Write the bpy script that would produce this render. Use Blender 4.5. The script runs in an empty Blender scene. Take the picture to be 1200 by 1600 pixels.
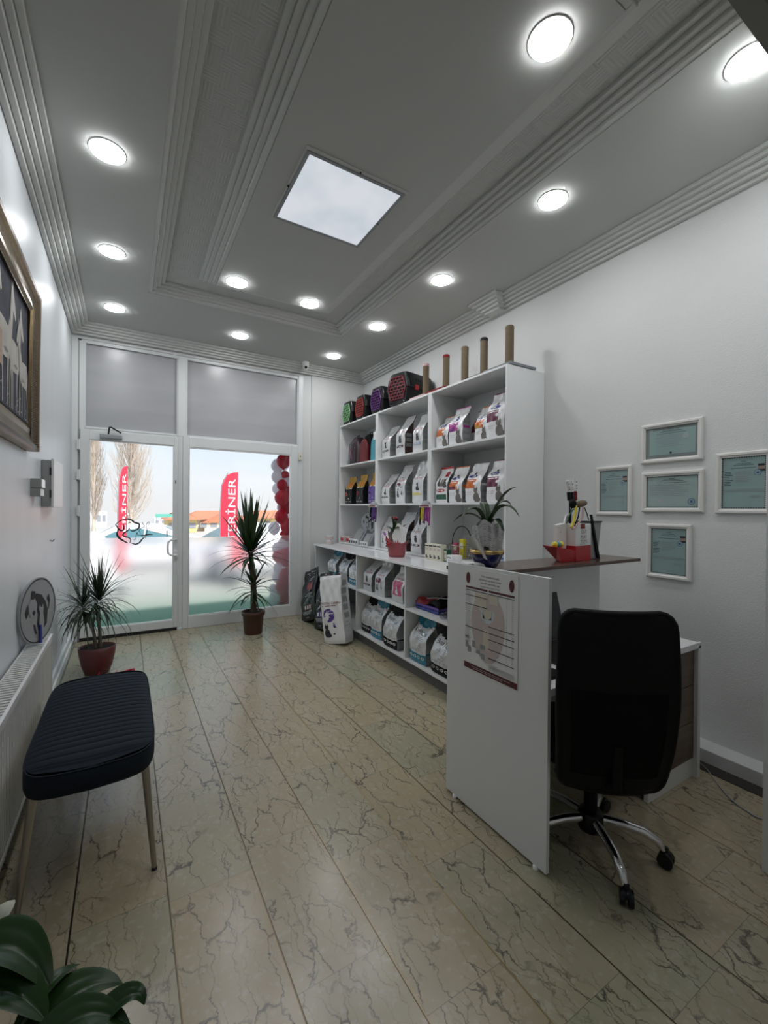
import bpy, math, random
from mathutils import Matrix, Vector
from math import sin, cos, pi, radians as R
rnd = random.Random(7)
S = bpy.context.scene
COL = S.collection
# ------------------------------------------------------------ camera
F = 673.1
yaw, pit, rol = 0.540024, -0.00592, 0.008762
cy, sy, cp, sp, cr, sr = cos(yaw), sin(yaw), cos(pit), sin(pit), cos(rol), sin(rol)
r0 = Vector((cy, -sy, 0)); f0 = Vector((sy, cy, 0)); u0 = Vector((0, 0, 1))
fw = f0*cp+u0*sp; uu = u0*cp-f0*sp
rr = r0*cr+uu*sr; up = uu*cr-r0*sr
cam = bpy.data.cameras.new('camera'); co = bpy.data.objects.new('camera', cam); COL.objects.link(co)
co.matrix_world = Matrix(((rr.x, up.x, -fw.x, 0), (rr.y, up.y, -fw.y, 0), (rr.z, up.z, -fw.z, 1.39), (0, 0, 0, 1)))
cam.sensor_fit = 'HORIZONTAL'; cam.sensor_width = 36; cam.lens = F/1200*36; cam.clip_start = .02; cam.clip_end = 600
S.camera = co
# ------------------------------------------------------------ world, sun, exposure
S.view_settings.view_transform = 'Standard'; S.view_settings.look = 'None'
S.view_settings.gamma = 1; S.view_settings.use_curve_mapping = False
S.view_settings.exposure = 0.55
LAMP = 50.0; PANEL = 0.52; SKY = 0.80; SUN = 4.2
W = bpy.data.worlds.new('sky'); S.world = W; W.use_nodes = True
nt = W.node_tree; nt.nodes.clear()
o = nt.nodes.new('ShaderNodeOutputWorld'); bg = nt.nodes.new('ShaderNodeBackground')
tc = nt.nodes.new('ShaderNodeTexCoord'); sx = nt.nodes.new('ShaderNodeSeparateXYZ'); cr_ = nt.nodes.new('ShaderNodeValToRGB')
mp = nt.nodes.new('ShaderNodeMapping'); mp.inputs['Scale'].default_value = (1.5, 1.5, 7); cn = nt.nodes.new('ShaderNodeTexNoise'); cn.inputs['Scale'].default_value = 2.2; cn.inputs['Detail'].default_value = 5
cm = nt.nodes.new('ShaderNodeMixRGB'); cm.inputs[2].default_value = (.93, .95, .97, 1)
cf = nt.nodes.new('ShaderNodeMath'); cf.operation = 'MULTIPLY'; cf.inputs[1].default_value = .7
e = cr_.color_ramp.elements
e[0].position = 0; e[0].color = (.80, .78, .79, 1)
e[1].position = .5; e[1].color = (.33, .55, .88, 1)
q = e.new(.06); q.color = (.84, .87, .92, 1)
q = e.new(.16); q.color = (.60, .78, .95, 1)
L = nt.links.new
L(tc.outputs['Generated'], sx.inputs[0]); L(sx.outputs['Z'], cr_.inputs[0]); L(tc.outputs['Generated'], mp.inputs[0]); L(mp.outputs[0], cn.inputs[0])
L(cn.outputs[0], cf.inputs[0]); L(cf.outputs[0], cm.inputs[0]); L(cr_.outputs[0], cm.inputs[1]); L(cm.outputs[0], bg.inputs[0]); bg.inputs[1].default_value = SKY; L(bg.outputs[0], o.inputs[0])
sl = bpy.data.lights.new('sun', 'SUN'); sl.energy = SUN; sl.angle = R(6); sl.color = (1, .96, .9)
so = bpy.data.objects.new('sun', sl); COL.objects.link(so); so.rotation_euler = (R(42), 0, R(25))   # shines from behind the shop onto the street

# ------------------------------------------------------------ materials
def mat(name, col, rough=.5, metal=0, nscale=0, ncol=None, namt=.5, bump=0, bscale=60, coat=0, emit=0, trans=0, vary=None, spec=None, alpha=1):
    m = bpy.data.materials.new(name); m.use_nodes = True; n = m.node_tree; b = n.nodes['Principled BSDF']; l = n.links.new
    c = tuple(col)+(1,); b.inputs['Base Color'].default_value = c; b.inputs['Roughness'].default_value = rough; b.inputs['Metallic'].default_value = metal
    if coat: b.inputs['Coat Weight'].default_value = coat; b.inputs['Coat Roughness'].default_value = .1
    if spec is not None: b.inputs['Specular IOR Level'].default_value = spec
    if emit: b.inputs['Emission Color'].default_value = c; b.inputs['Emission Strength'].default_value = emit
    if trans: b.inputs['Transmission Weight'].default_value = trans
    b.inputs['Alpha'].default_value = alpha
    t = n.nodes.new('ShaderNodeTexCoord')
    if nscale or ncol:
        x = n.nodes.new('ShaderNodeTexNoise'); x.inputs['Scale'].default_value = nscale; x.inputs['Detail'].default_value = 4
        mpn = n.nodes.new('ShaderNodeMapping')
        if vary: mpn.inputs['Scale'].default_value = vary
        l(t.outputs['Object'], mpn.inputs[0]); l(mpn.outputs[0], x.inputs[0])
        k = n.nodes.new('ShaderNodeMixRGB'); k.inputs[1].default_value = c; k.inputs[2].default_value = tuple(ncol)+(1,)
        mm = n.nodes.new('ShaderNodeMapRange'); mm.inputs[1].default_value = .35; mm.inputs[2].default_value = .65; mm.inputs[4].default_value = namt
        l(x.outputs[0], mm.inputs[0]); l(mm.outputs[0], k.inputs[0]); l(k.outputs[0], b.inputs['Base Color'])
    if bump:
        x = n.nodes.new('ShaderNodeTexNoise'); x.inputs['Scale'].default_value = bscale; x.inputs['Detail'].default_value = 3
        bb = n.nodes.new('ShaderNodeBump'); bb.inputs['Strength'].default_value = bump; bb.inputs['Distance'].default_value = .004
        l(t.outputs['Object'], x.inputs[0]); l(x.outputs[0], bb.inputs['Height']); l(bb.outputs[0], b.inputs['Normal'])
    return m

M = {}
def D(k, *a, **kw): M[k] = mat(k, *a, **kw)
D('wall', (.70, .71, .70), .6, bump=.5, bscale=170, nscale=1.3, ncol=(.66, .67, .66))
D('wall_gloss', (.63, .66, .68), .34, bump=.12, bscale=9, nscale=2, ncol=(.60, .62, .64), vary=(1, 3, .4), spec=.35)
D('ceil', (.50, .51, .49), .8)
D('ceil_trim', (.58, .59, .57), .6)
D('beam', (.16, .155, .13), .5)
D('pvc', (.72, .74, .74), .35)
D('pvc_dark', (.42, .44, .45), .5)
D('rubber', (.012, .012, .014), .6)
D('lam', (.76, .77, .77), .38)
D('lam_gloss', (.80, .81, .82), .12)
D('lam_grey', (.12, .12, .12), .5)
D('wood', (.075, .045, .035), .22, nscale=9, ncol=(.13, .085, .065), namt=.8, vary=(1, 14, 14))
D('wood_front', (.085, .055, .038), .45, nscale=6, ncol=(.13, .09, .06), namt=.8, vary=(1, 8, 8))
D('black', (.0035, .0035, .004), .6, spec=.2)
D('black_plastic', (.007, .008, .009), .35, spec=.3)
D('black_gloss', (.01, .01, .012), .15)
D('chrome', (.75, .75, .77), .12, 1)
D('brass', (.55, .42, .25), .3, 1)
D('leg_metal', (.42, .38, .31), .3, 1)
D('bronze', (.26, .20, .13), .35, 1)
D('gold', (.20, .145, .07), .3, 1, nscale=20, ncol=(.10, .07, .035))
D('gold_dark', (.05, .035, .02), .4, .6)
D('fabric_seat', (.006, .011, .019), .8, spec=.25, bump=.4, bscale=500)
D('white', (.8, .8, .8), .4)
D('white_gloss', (.82, .82, .82), .2)
D('paper', (.78, .78, .77), .6)
D('newsprint', (.62, .62, .61), .8)
D('ink', (.03, .03, .035), .7)
D('ink_grey', (.30, .31, .32), .7)
D('ink_lt', (.45, .46, .47), .7)
D('maroon', (.10, .012, .02), .5)
D('poster_pink', (.56, .47, .45), .6); D('poster_beige', (.62, .57, .47), .6); D('poster_blue', (.55, .60, .65), .6)
D('cert_a', (.28, .40, .39), .35, nscale=3, ncol=(.33, .45, .43)); D('cert_b', (.36, .47, .45), .35); D('cert_grey', (.20, .23, .22), .4)
D('seal_blue', (.06, .14, .30), .5); D('cert_frame', (.74, .73, .70), .35)
D('red', (.42, .01, .02), .3); D('red_dk', (.20, .008, .012), .35); D('balloon_red', (.55, .008, .04), .25); D('balloon_white', (.82, .80, .82), .3)
D('flag_red', (.75, .03, .07), .6)
D('silver', (.66, .67, .68), .28, .25, bump=.5, bscale=22); D('bag_white', (.78, .78, .79), .25, bump=.4, bscale=22)
D('bag_grey', (.27, .28, .28), .35, bump=.3, bscale=25); D('bag_grey2', (.20, .21, .21), .4)
D('orange', (.60, .14, .02), .3); D('purple', (.20, .02, .22), .3); D('magenta', (.36, .02, .24), .3); D('mar', (.13, .015, .05), .3)
D('blue', (.015, .03, .22), .3); D('teal', (.01, .20, .30), .25); D('green', (.01, .10, .05), .4); D('yellow', (.42, .23, .02), .3); D('yellow2', (.75, .62, .03), .4)
D('pink', (.55, .10, .20), .3); D('violet', (.10, .05, .28), .3); D('blue_lt', (.30, .42, .55), .4); D('brown_dk', (.05, .02, .02), .35)
D('cat_grey', (.14, .13, .12), .5); D('cat_dark', (.05, .05, .05), .5)
D('sisal', (.19, .145, .09), .9, bump=1, bscale=260, nscale=60, ncol=(.12, .09, .055), vary=(1, 1, 6))
D('felt_grey', (.22, .23, .25), .9, bump=.6, bscale=150); D('felt_pink', (.60, .40, .40), .9); D('felt_white', (.65, .63, .58), .9); D('felt_red', (.22, .01, .015), .9); D('felt_black', (.01, .01, .01), .9)
D('lime', (.20, .42, .20), .4); D('grill_red', (.26, .025, .02), .4); D('grill_purple', (.09, .02, .14), .4); D('grill_dkred', (.15, .01, .02), .4)
D('leaf', (.018, .045, .014), .35, nscale=8, ncol=(.03, .075, .02)); D('leaf_lily', (.010, .036, .007), .3, nscale=5, ncol=(.018, .055, .010), spec=.35); D('leaf_thin', (.016, .035, .015), .45)
D('bark', (.07, .05, .035), .9, bump=1, bscale=60, nscale=25, ncol=(.13, .10, .07)); D('bark_grey', (.12, .10, .08), .9)
D('soil', (.015, .010, .007), 1, bump=1, bscale=80)
D('pot_brown', (.075, .028, .014), .45); D('pot_plum', (.12, .030, .030), .4); D('spathe', (.72, .74, .62), .5)
D('radiator', (.60, .60, .58), .35); D('rad_slot', (.32, .33, .32), .5)
D('panel_grey', (.30, .31, .31), .6); D('cobalt', (.010, .012, .10), .15, coat=.6); D('gold_rim', (.62, .45, .18), .25, 1)
D('painting_bg', (.016, .019, .034), .85, nscale=7, ncol=(.07, .08, .11)); D('horse', (.50, .48, .43), .6, nscale=14, ncol=(.30, .28, .25)); D('horse_sh', (.20, .18, .17), .6); D('horse_tan', (.40, .27, .18), .6)
D('disc', (.33, .34, .35), .35); D('skin_photo', (.35, .25, .2), .6)
D('backpack', (.06, .035, .045), .25); D('bp_red', (.13, .008, .012), .5); D('bp_teal', (.05, .30, .38), .45)
D('tissue', (.34, .07, .085), .45); D('greenbox', (.20, .42, .12), .5); D('cream', (.7, .68, .55), .5)
D('asphalt', (.50, .47, .44), .9, nscale=.4, ncol=(.56, .52, .46)); D('pavement', (.6, .58, .55), .9); D('turf', (.30, .40, .30), .9, bump=1, bscale=120)
D('car_white', (.86, .87, .88), .2, coat=.5); D('car_blue', (.20, .30, .50), .2, coat=.5); D('car_glass', (.10, .22, .25), .1); D('tyre', (.02, .02, .02), .8); D('car_dark', (.05, .05, .06), .4)
D('roof_tile', (.55, .20, .11), .8, nscale=2, ncol=(.62, .27, .16)); D('stucco', (.78, .72, .58), .8); D('stucco_w', (.78, .78, .78), .8); D('stucco_y', (.75, .60, .28), .8); D('win_far', (.30, .32, .36), .3)
D('poplar', (.66, .56, .47), .9); D('sign_green', (.12, .45, .36), .5); D('facade', (.55, .55, .56), .8); D('facade_band', (.3, .3, .32), .5)
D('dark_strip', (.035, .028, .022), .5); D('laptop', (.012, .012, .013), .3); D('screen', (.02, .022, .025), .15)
D('collar_a', (.09, .02, .16), .5); D('slate', (.30, .31, .33), .5)

def nodes_of(name):
    m = bpy.data.materials.new(name); m.use_nodes = True; n = m.node_tree; n.nodes.clear(); return m, n
def mth(n, op, a, b=None, c=None):
    x = n.nodes.new('ShaderNodeMath'); x.operation = op
    for i, v in enumerate((a, b, c)):
        if v is None: continue
        if hasattr(v, 'links'): n.links.new(v, x.inputs[i])
        else: x.inputs[i].default_value = v
    return x.outputs[0]
# lamps that emit
def emit(name, col, st):
    m, n = nodes_of(name); e_ = n.nodes.new('ShaderNodeEmission'); o_ = n.nodes.new('ShaderNodeOutputMaterial')
    e_.inputs[0].default_value = tuple(col)+(1,); e_.inputs[1].default_value = st; n.links.new(e_.outputs[0], o_.inputs[0]); M[name] = m; return m, n, e_
emit('lamp', (.97, .98, 1), LAMP)
m, n, e_ = emit('panel_light', (.86, .92, 1), PANEL)
t = n.nodes.new('ShaderNodeTexCoord'); x = n.nodes.new('ShaderNodeTexNoise'); x.inputs['Scale'].default_value = 3.2
k = n.nodes.new('ShaderNodeValToRGB'); k.color_ramp.elements[0].color = (.72, .80, .86, 1); k.color_ramp.elements[0].position = .35; k.color_ramp.elements[1].color = (.88, .90, .98, 1); k.color_ramp.elements[1].position = .62
n.links.new(t.outputs['Object'], x.inputs[0]); n.links.new(x.outputs[0], k.inputs[0]); n.links.new(k.outputs[0], e_.inputs[0])
for k_, c_ in (('balloon_red', (.62, .01, .05)), ('balloon_white', (.88, .86, .88))):
    m, n = nodes_of(k_); M[k_] = m; o_ = n.nodes.new('ShaderNodeOutputMaterial'); pr_b = n.nodes.new('ShaderNodeBsdfPrincipled'); ts = n.nodes.new('ShaderNodeBsdfTranslucent'); mx = n.nodes.new('ShaderNodeMixShader')
    pr_b.inputs['Base Color'].default_value = c_+(1,); pr_b.inputs['Roughness'].default_value = .22; ts.inputs[0].default_value = tuple(min(1, q_*1.05) for q_ in c_)+(1,); mx.inputs[0].default_value = .55
    n.links.new(pr_b.outputs[0], mx.inputs[1]); n.links.new(ts.outputs[0], mx.inputs[2]); n.links.new(mx.outputs[0], o_.inputs[0])
# clear glass (architectural)
def glass(name, tint):
    m, n = nodes_of(name); o_ = n.nodes.new('ShaderNodeOutputMaterial'); mx = n.nodes.new('ShaderNodeMixShader'); tr = n.nodes.new('ShaderNodeBsdfTransparent'); gl = n.nodes.new('ShaderNodeBsdfGlossy'); lw = n.nodes.new('ShaderNodeLayerWeight')
    lw.inputs[0].default_value = .5; f_ = mth(n, 'ADD', mth(n, 'MULTIPLY', mth(n, 'POWER', lw.outputs['Facing'], 5), .9), .035)
    tr.inputs[0].default_value = tuple(tint)+(1,); gl.inputs['Roughness'].default_value = .02
    n.links.new(f_, mx.inputs[0]); n.links.new(tr.outputs[0], mx.inputs[1]); n.links.new(gl.outputs[0], mx.inputs[2]); n.links.new(mx.outputs[0], o_.inputs[0]); M[name] = m
glass('glass', (.97, .98, .98)); glass('plastic_clear', (.75, .76, .80)); glass('glass_dark', (.8, .85, .85))
# frosted film whose tint turns green towards its lower edge
m, n = nodes_of('frost'); M['frost'] = m
o_ = n.nodes.new('ShaderNodeOutputMaterial'); tcn = n.nodes.new('ShaderNodeTexCoord'); sp_ = n.nodes.new('ShaderNodeSeparateXYZ'); n.links.new(tcn.outputs['Object'], sp_.inputs[0])
v = mth(n, 'DIVIDE', sp_.outputs['Z'], 1.06); rp = n.nodes.new('ShaderNodeValToRGB'); n.links.new(v, rp.inputs[0]); el = rp.color_ramp.elements
el[0].position = .10; el[0].color = (.34, .50, .40, 1); el[1].position = .60; el[1].color = (.93, .92, .91, 1); q = el.new(.24); q.color = (.48, .62, .53, 1); q = el.new(.42); q.color = (.76, .80, .76, 1); q = el.new(.8); q.color = (.98, .92, .92, 1)
ts = n.nodes.new('ShaderNodeBsdfTranslucent'); rf = n.nodes.new('ShaderNodeBsdfRefraction'); rf.inputs['Roughness'].default_value = .30; rf.inputs['IOR'].default_value = 1.25
mx = n.nodes.new('ShaderNodeMixShader'); mx.inputs[0].default_value = .8
n.links.new(rp.outputs[0], ts.inputs[0]); n.links.new(rp.outputs[0], rf.inputs[0]); n.links.new(ts.outputs[0], mx.inputs[1]); n.links.new(rf.outputs[0], mx.inputs[2]); n.links.new(mx.outputs[0], o_.inputs[0])
# greyed upper panes
m = mat('frost_grey', (.42, .425, .44), .28, nscale=3, ncol=(.33, .335, .345), vary=(.3, 1, 2)); M['frost_grey'] = m
# marble floor
m, n = nodes_of('marble'); M['marble'] = m; l = n.links.new
o_ = n.nodes.new('ShaderNodeOutputMaterial'); pb = n.nodes.new('ShaderNodeBsdfPrincipled'); l(pb.outputs[0], o_.inputs[0])
tcn = n.nodes.new('ShaderNodeTexCoord'); sp_ = n.nodes.new('ShaderNodeSeparateXYZ'); l(tcn.outputs['Object'], sp_.inputs[0])
X, Y = sp_.outputs['X'], sp_.outputs['Y']
ux = mth(n, 'DIVIDE', mth(n, 'SUBTRACT', X, .1375), .2872); cx = mth(n, 'FLOOR', ux); fx = mth(n, 'SUBTRACT', ux, cx)
wn = n.nodes.new('ShaderNodeTexWhiteNoise'); wn.noise_dimensions = '1D'; l(cx, wn.inputs['W'])
uy = mth(n, 'ADD', mth(n, 'DIVIDE', Y, .61), mth(n, 'MULTIPLY', wn.outputs['Value'], 7.3)); cyy = mth(n, 'FLOOR', uy); fy = mth(n, 'SUBTRACT', uy, cyy)
dx = mth(n, 'MULTIPLY', mth(n, 'MINIMUM', fx, mth(n, 'SUBTRACT', 1, fx)), .2872)
dy = mth(n, 'MULTIPLY', mth(n, 'MINIMUM', fy, mth(n, 'SUBTRACT', 1, fy)), .61)
gl_ = mth(n, 'LESS_THAN', dx, .0030); gj = mth(n, 'LESS_THAN', dy, .0009)
cmb = n.nodes.new('ShaderNodeCombineXYZ'); l(cx, cmb.inputs[0]); l(cyy, cmb.inputs[1])
w2 = n.nodes.new('ShaderNodeTexWhiteNoise'); w2.noise_dimensions = '2D'; l(cmb.outputs[0], w2.inputs['Vector'])
tr_ = n.nodes.new('ShaderNodeValToRGB'); l(w2.outputs['Value'], tr_.inputs[0]); el = tr_.color_ramp.elements
el[0].position = 0; el[0].color = (.355, .292, .185, 1); el[1].position = 1; el[1].color = (.282, .296, .198, 1); q = el.new(.45); q.color = (.342, .295, .195, 1); q = el.new(.75); q.color = (.312, .296, .200, 1)
# offset every tile's pattern
off = n.nodes.new('ShaderNodeVectorMath'); off.operation = 'MULTIPLY_ADD'; l(w2.outputs['Color'], off.inputs[0]); off.inputs[1].default_value = (9, 9, 9); l(tcn.outputs['Object'], off.inputs[2])
nz = n.nodes.new('ShaderNodeTexNoise'); nz.inputs['Scale'].default_value = 6; nz.inputs['Detail'].default_value = 6; nz.inputs['Roughness'].default_value = .65; l(off.outputs[0], nz.inputs[0])
def mix(a, b, f, bt='MIX'):
    k_ = n.nodes.new('ShaderNodeMixRGB'); k_.blend_type = bt
    for i, v_ in ((0, f), (1, a), (2, b)):
        if hasattr(v_, 'links'): l(v_, k_.inputs[i])
        elif i == 0: k_.inputs[0].default_value = v_
        else: k_.inputs[i].default_value = tuple(v_)+(1,)
    return k_.outputs[0]
mr = n.nodes.new('ShaderNodeMapRange'); mr.inputs[1].default_value = .35; mr.inputs[2].default_value = .68; l(nz.outputs[0], mr.inputs[0])
col = mix(tr_.outputs[0], (.41, .36, .255), mth(n, 'MULTIPLY', mr.outputs[0], .55))
nf = n.nodes.new('ShaderNodeTexNoise'); nf.inputs['Scale'].default_value = 42; nf.inputs['Detail'].default_value = 3; l(off.outputs[0], nf.inputs[0])
mf = n.nodes.new('ShaderNodeMapRange'); mf.inputs[1].default_value = .56; mf.inputs[2].default_value = .68; l(nf.outputs[0], mf.inputs[0])
col = mix(col, (.46, .43, .35), mth(n, 'MULTIPLY', mf.outputs[0], .4))
# veins : distorted voronoi edges, drawn out along the tile
dv = n.nodes.new('ShaderNodeTexNoise'); dv.inputs['Scale'].default_value = 9; dv.inputs['Detail'].default_value = 5; dv.inputs['Roughness'].default_value = .6; l(off.outputs[0], dv.inputs[0])
ad = n.nodes.new('ShaderNodeVectorMath'); ad.operation = 'MULTIPLY_ADD'; l(dv.outputs['Color'], ad.inputs[0]); ad.inputs[1].default_value = (.13, .20, 0); l(off.outputs[0], ad.inputs[2])
mpv = n.nodes.new('ShaderNodeMapping'); mpv.inputs['Scale'].default_value = (1, .27, 0); l(ad.outputs[0], mpv.inputs[0])
def veins(scale, wdt, amt, mlo, mhi, msc):
    vo = n.nodes.new('ShaderNodeTexVoronoi'); vo.voronoi_dimensions = '2D'; vo.feature = 'DISTANCE_TO_EDGE'; vo.inputs['Scale'].default_value = scale; l(mpv.outputs[0], vo.inputs['Vector'])
    a = n.nodes.new('ShaderNodeMapRange'); a.inputs[1].default_value = 0; a.inputs[2].default_value = wdt; a.inputs[3].default_value = 1; a.inputs[4].default_value = 0; l(vo.outputs['Distance'], a.inputs[0])
    mk = n.nodes.new('ShaderNodeTexNoise'); mk.inputs['Scale'].default_value = msc; l(off.outputs[0], mk.inputs[0])
    mm_ = n.nodes.new('ShaderNodeMapRange'); mm_.inputs[1].default_value = mlo; mm_.inputs[2].default_value = mhi; l(mk.outputs[0], mm_.inputs[0])
    return mth(n, 'MULTIPLY', mth(n, 'MULTIPLY', a.outputs[0], mm_.outputs[0]), amt)
col = mix(col, (.05, .045, .036), veins(10.5, .034, .95, .38, .54, 4))
col = mix(col, (.10, .085, .06), veins(21, .05, .75, .42, .58, 6))
gcol = mix((.03, .025, .02), (.40, .30, .15), mth(n, 'POWER', wn.outputs['Value'], 1.6))
col = mix(col, (.12, .11, .09), mth(n, 'MULTIPLY', gj, .75))
col = mix(col, gcol, gl_)
l(col, pb.inputs['Base Color'])
rn = n.nodes.new('ShaderNodeMapRange'); rn.inputs[3].default_value = .20; rn.inputs[4].default_value = .30; pb.inputs['IOR'].default_value = 1.65; l(nz.outputs[0], rn.inputs[0])
l(mth(n, 'ADD', rn.outputs[0], mth(n, 'MULTIPLY', gl_, .1)), pb.inputs['Roughness']); l(mth(n, 'MULTIPLY', gl_, .7), pb.inputs['Metallic'])
bb = n.nodes.new('ShaderNodeBump'); bb.inputs['Strength'].default_value = .3; bb.inputs['Distance'].default_value = .001
l(mth(n, 'SUBTRACT', 1, gl_), bb.inputs['Height']); l(bb.outputs[0], pb.inputs['Normal'])
# basket-weave plaster for the ceiling channel
m = mat('weave', (.50, .51, .49), .8); M['weave'] = m; n = m.node_tree; b = n.nodes['Principled BSDF']
tcn = n.nodes.new('ShaderNodeTexCoord'); ch = n.nodes.new('ShaderNodeTexChecker'); ch.inputs['Scale'].default_value = 1/.088; n.links.new(tcn.outputs['Object'], ch.inputs[0])
sp_ = n.nodes.new('ShaderNodeSeparateXYZ'); n.links.new(tcn.outputs['Object'], sp_.inputs[0])
sa = mth(n, 'SINE', mth(n, 'MULTIPLY', sp_.outputs['X'], 2*pi/.0165)); sb = mth(n, 'SINE', mth(n, 'MULTIPLY', sp_.outputs['Y'], 2*pi/.0165))
mxx = n.nodes.new('ShaderNodeMixRGB'); n.links.new(ch.outputs['Fac'], mxx.inputs[0]); n.links.new(sa, mxx.inputs[1]); n.links.new(sb, mxx.inputs[2])
bb = n.nodes.new('ShaderNodeBump'); bb.inputs['Strength'].default_value = .45; bb.inputs['Distance'].default_value = .002; n.links.new(mxx.outputs[0], bb.inputs['Height']); n.links.new(bb.outputs[0], b.inputs['Normal'])
# chair mesh cloth
m = mat('mesh_cloth', (.003, .003, .0035), .8, alpha=.95, spec=.15); M['mesh_cloth'] = m

# ------------------------------------------------------------ builders
def tag(o, label=None, cat=None, group=None, kind=None):
    if label: o['label'] = label
    if cat: o['category'] = cat
    if group: o['group'] = group
    if kind: o['kind'] = kind
    return o
def thing(name, label, cat, loc=(0, 0, 0), rz=0, group=None, kind=None):
    o = bpy.data.objects.new(name, None); COL.objects.link(o); o.empty_display_size = .05
    o.location = loc; o.rotation_euler = (0, 0, rz)
    return tag(o, label, cat, group, kind)
_txt = {}
def text_geo(s):
    if s not in _txt:
        c = bpy.data.curves.new('t', 'FONT'); c.body = s; c.resolution_u = 2
        ob = bpy.data.objects.new('t', c); COL.objects.link(ob)
        dg = bpy.context.evaluated_depsgraph_get(); dg.update()
        me = bpy.data.meshes.new_from_object(ob.evaluated_get(dg))
        vs = [(p.co.x, p.co.y) for p in me.vertices]; fs = [tuple(p.vertices) for p in me.polygons]
        COL.objects.unlink(ob); bpy.data.objects.remove(ob); bpy.data.curves.remove(c); bpy.data.meshes.remove(me)
        x0 = min(a for a, _ in vs); x1 = max(a for a, _ in vs); y0 = min(b for _, b in vs); y1 = max(b for _, b in vs)
        _txt[s] = ([((a-x0)/(x1-x0), (b-y0)/(y1-y0)) for a, b in vs], fs, (x1-x0)/(y1-y0))
    return _txt[s]

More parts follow.
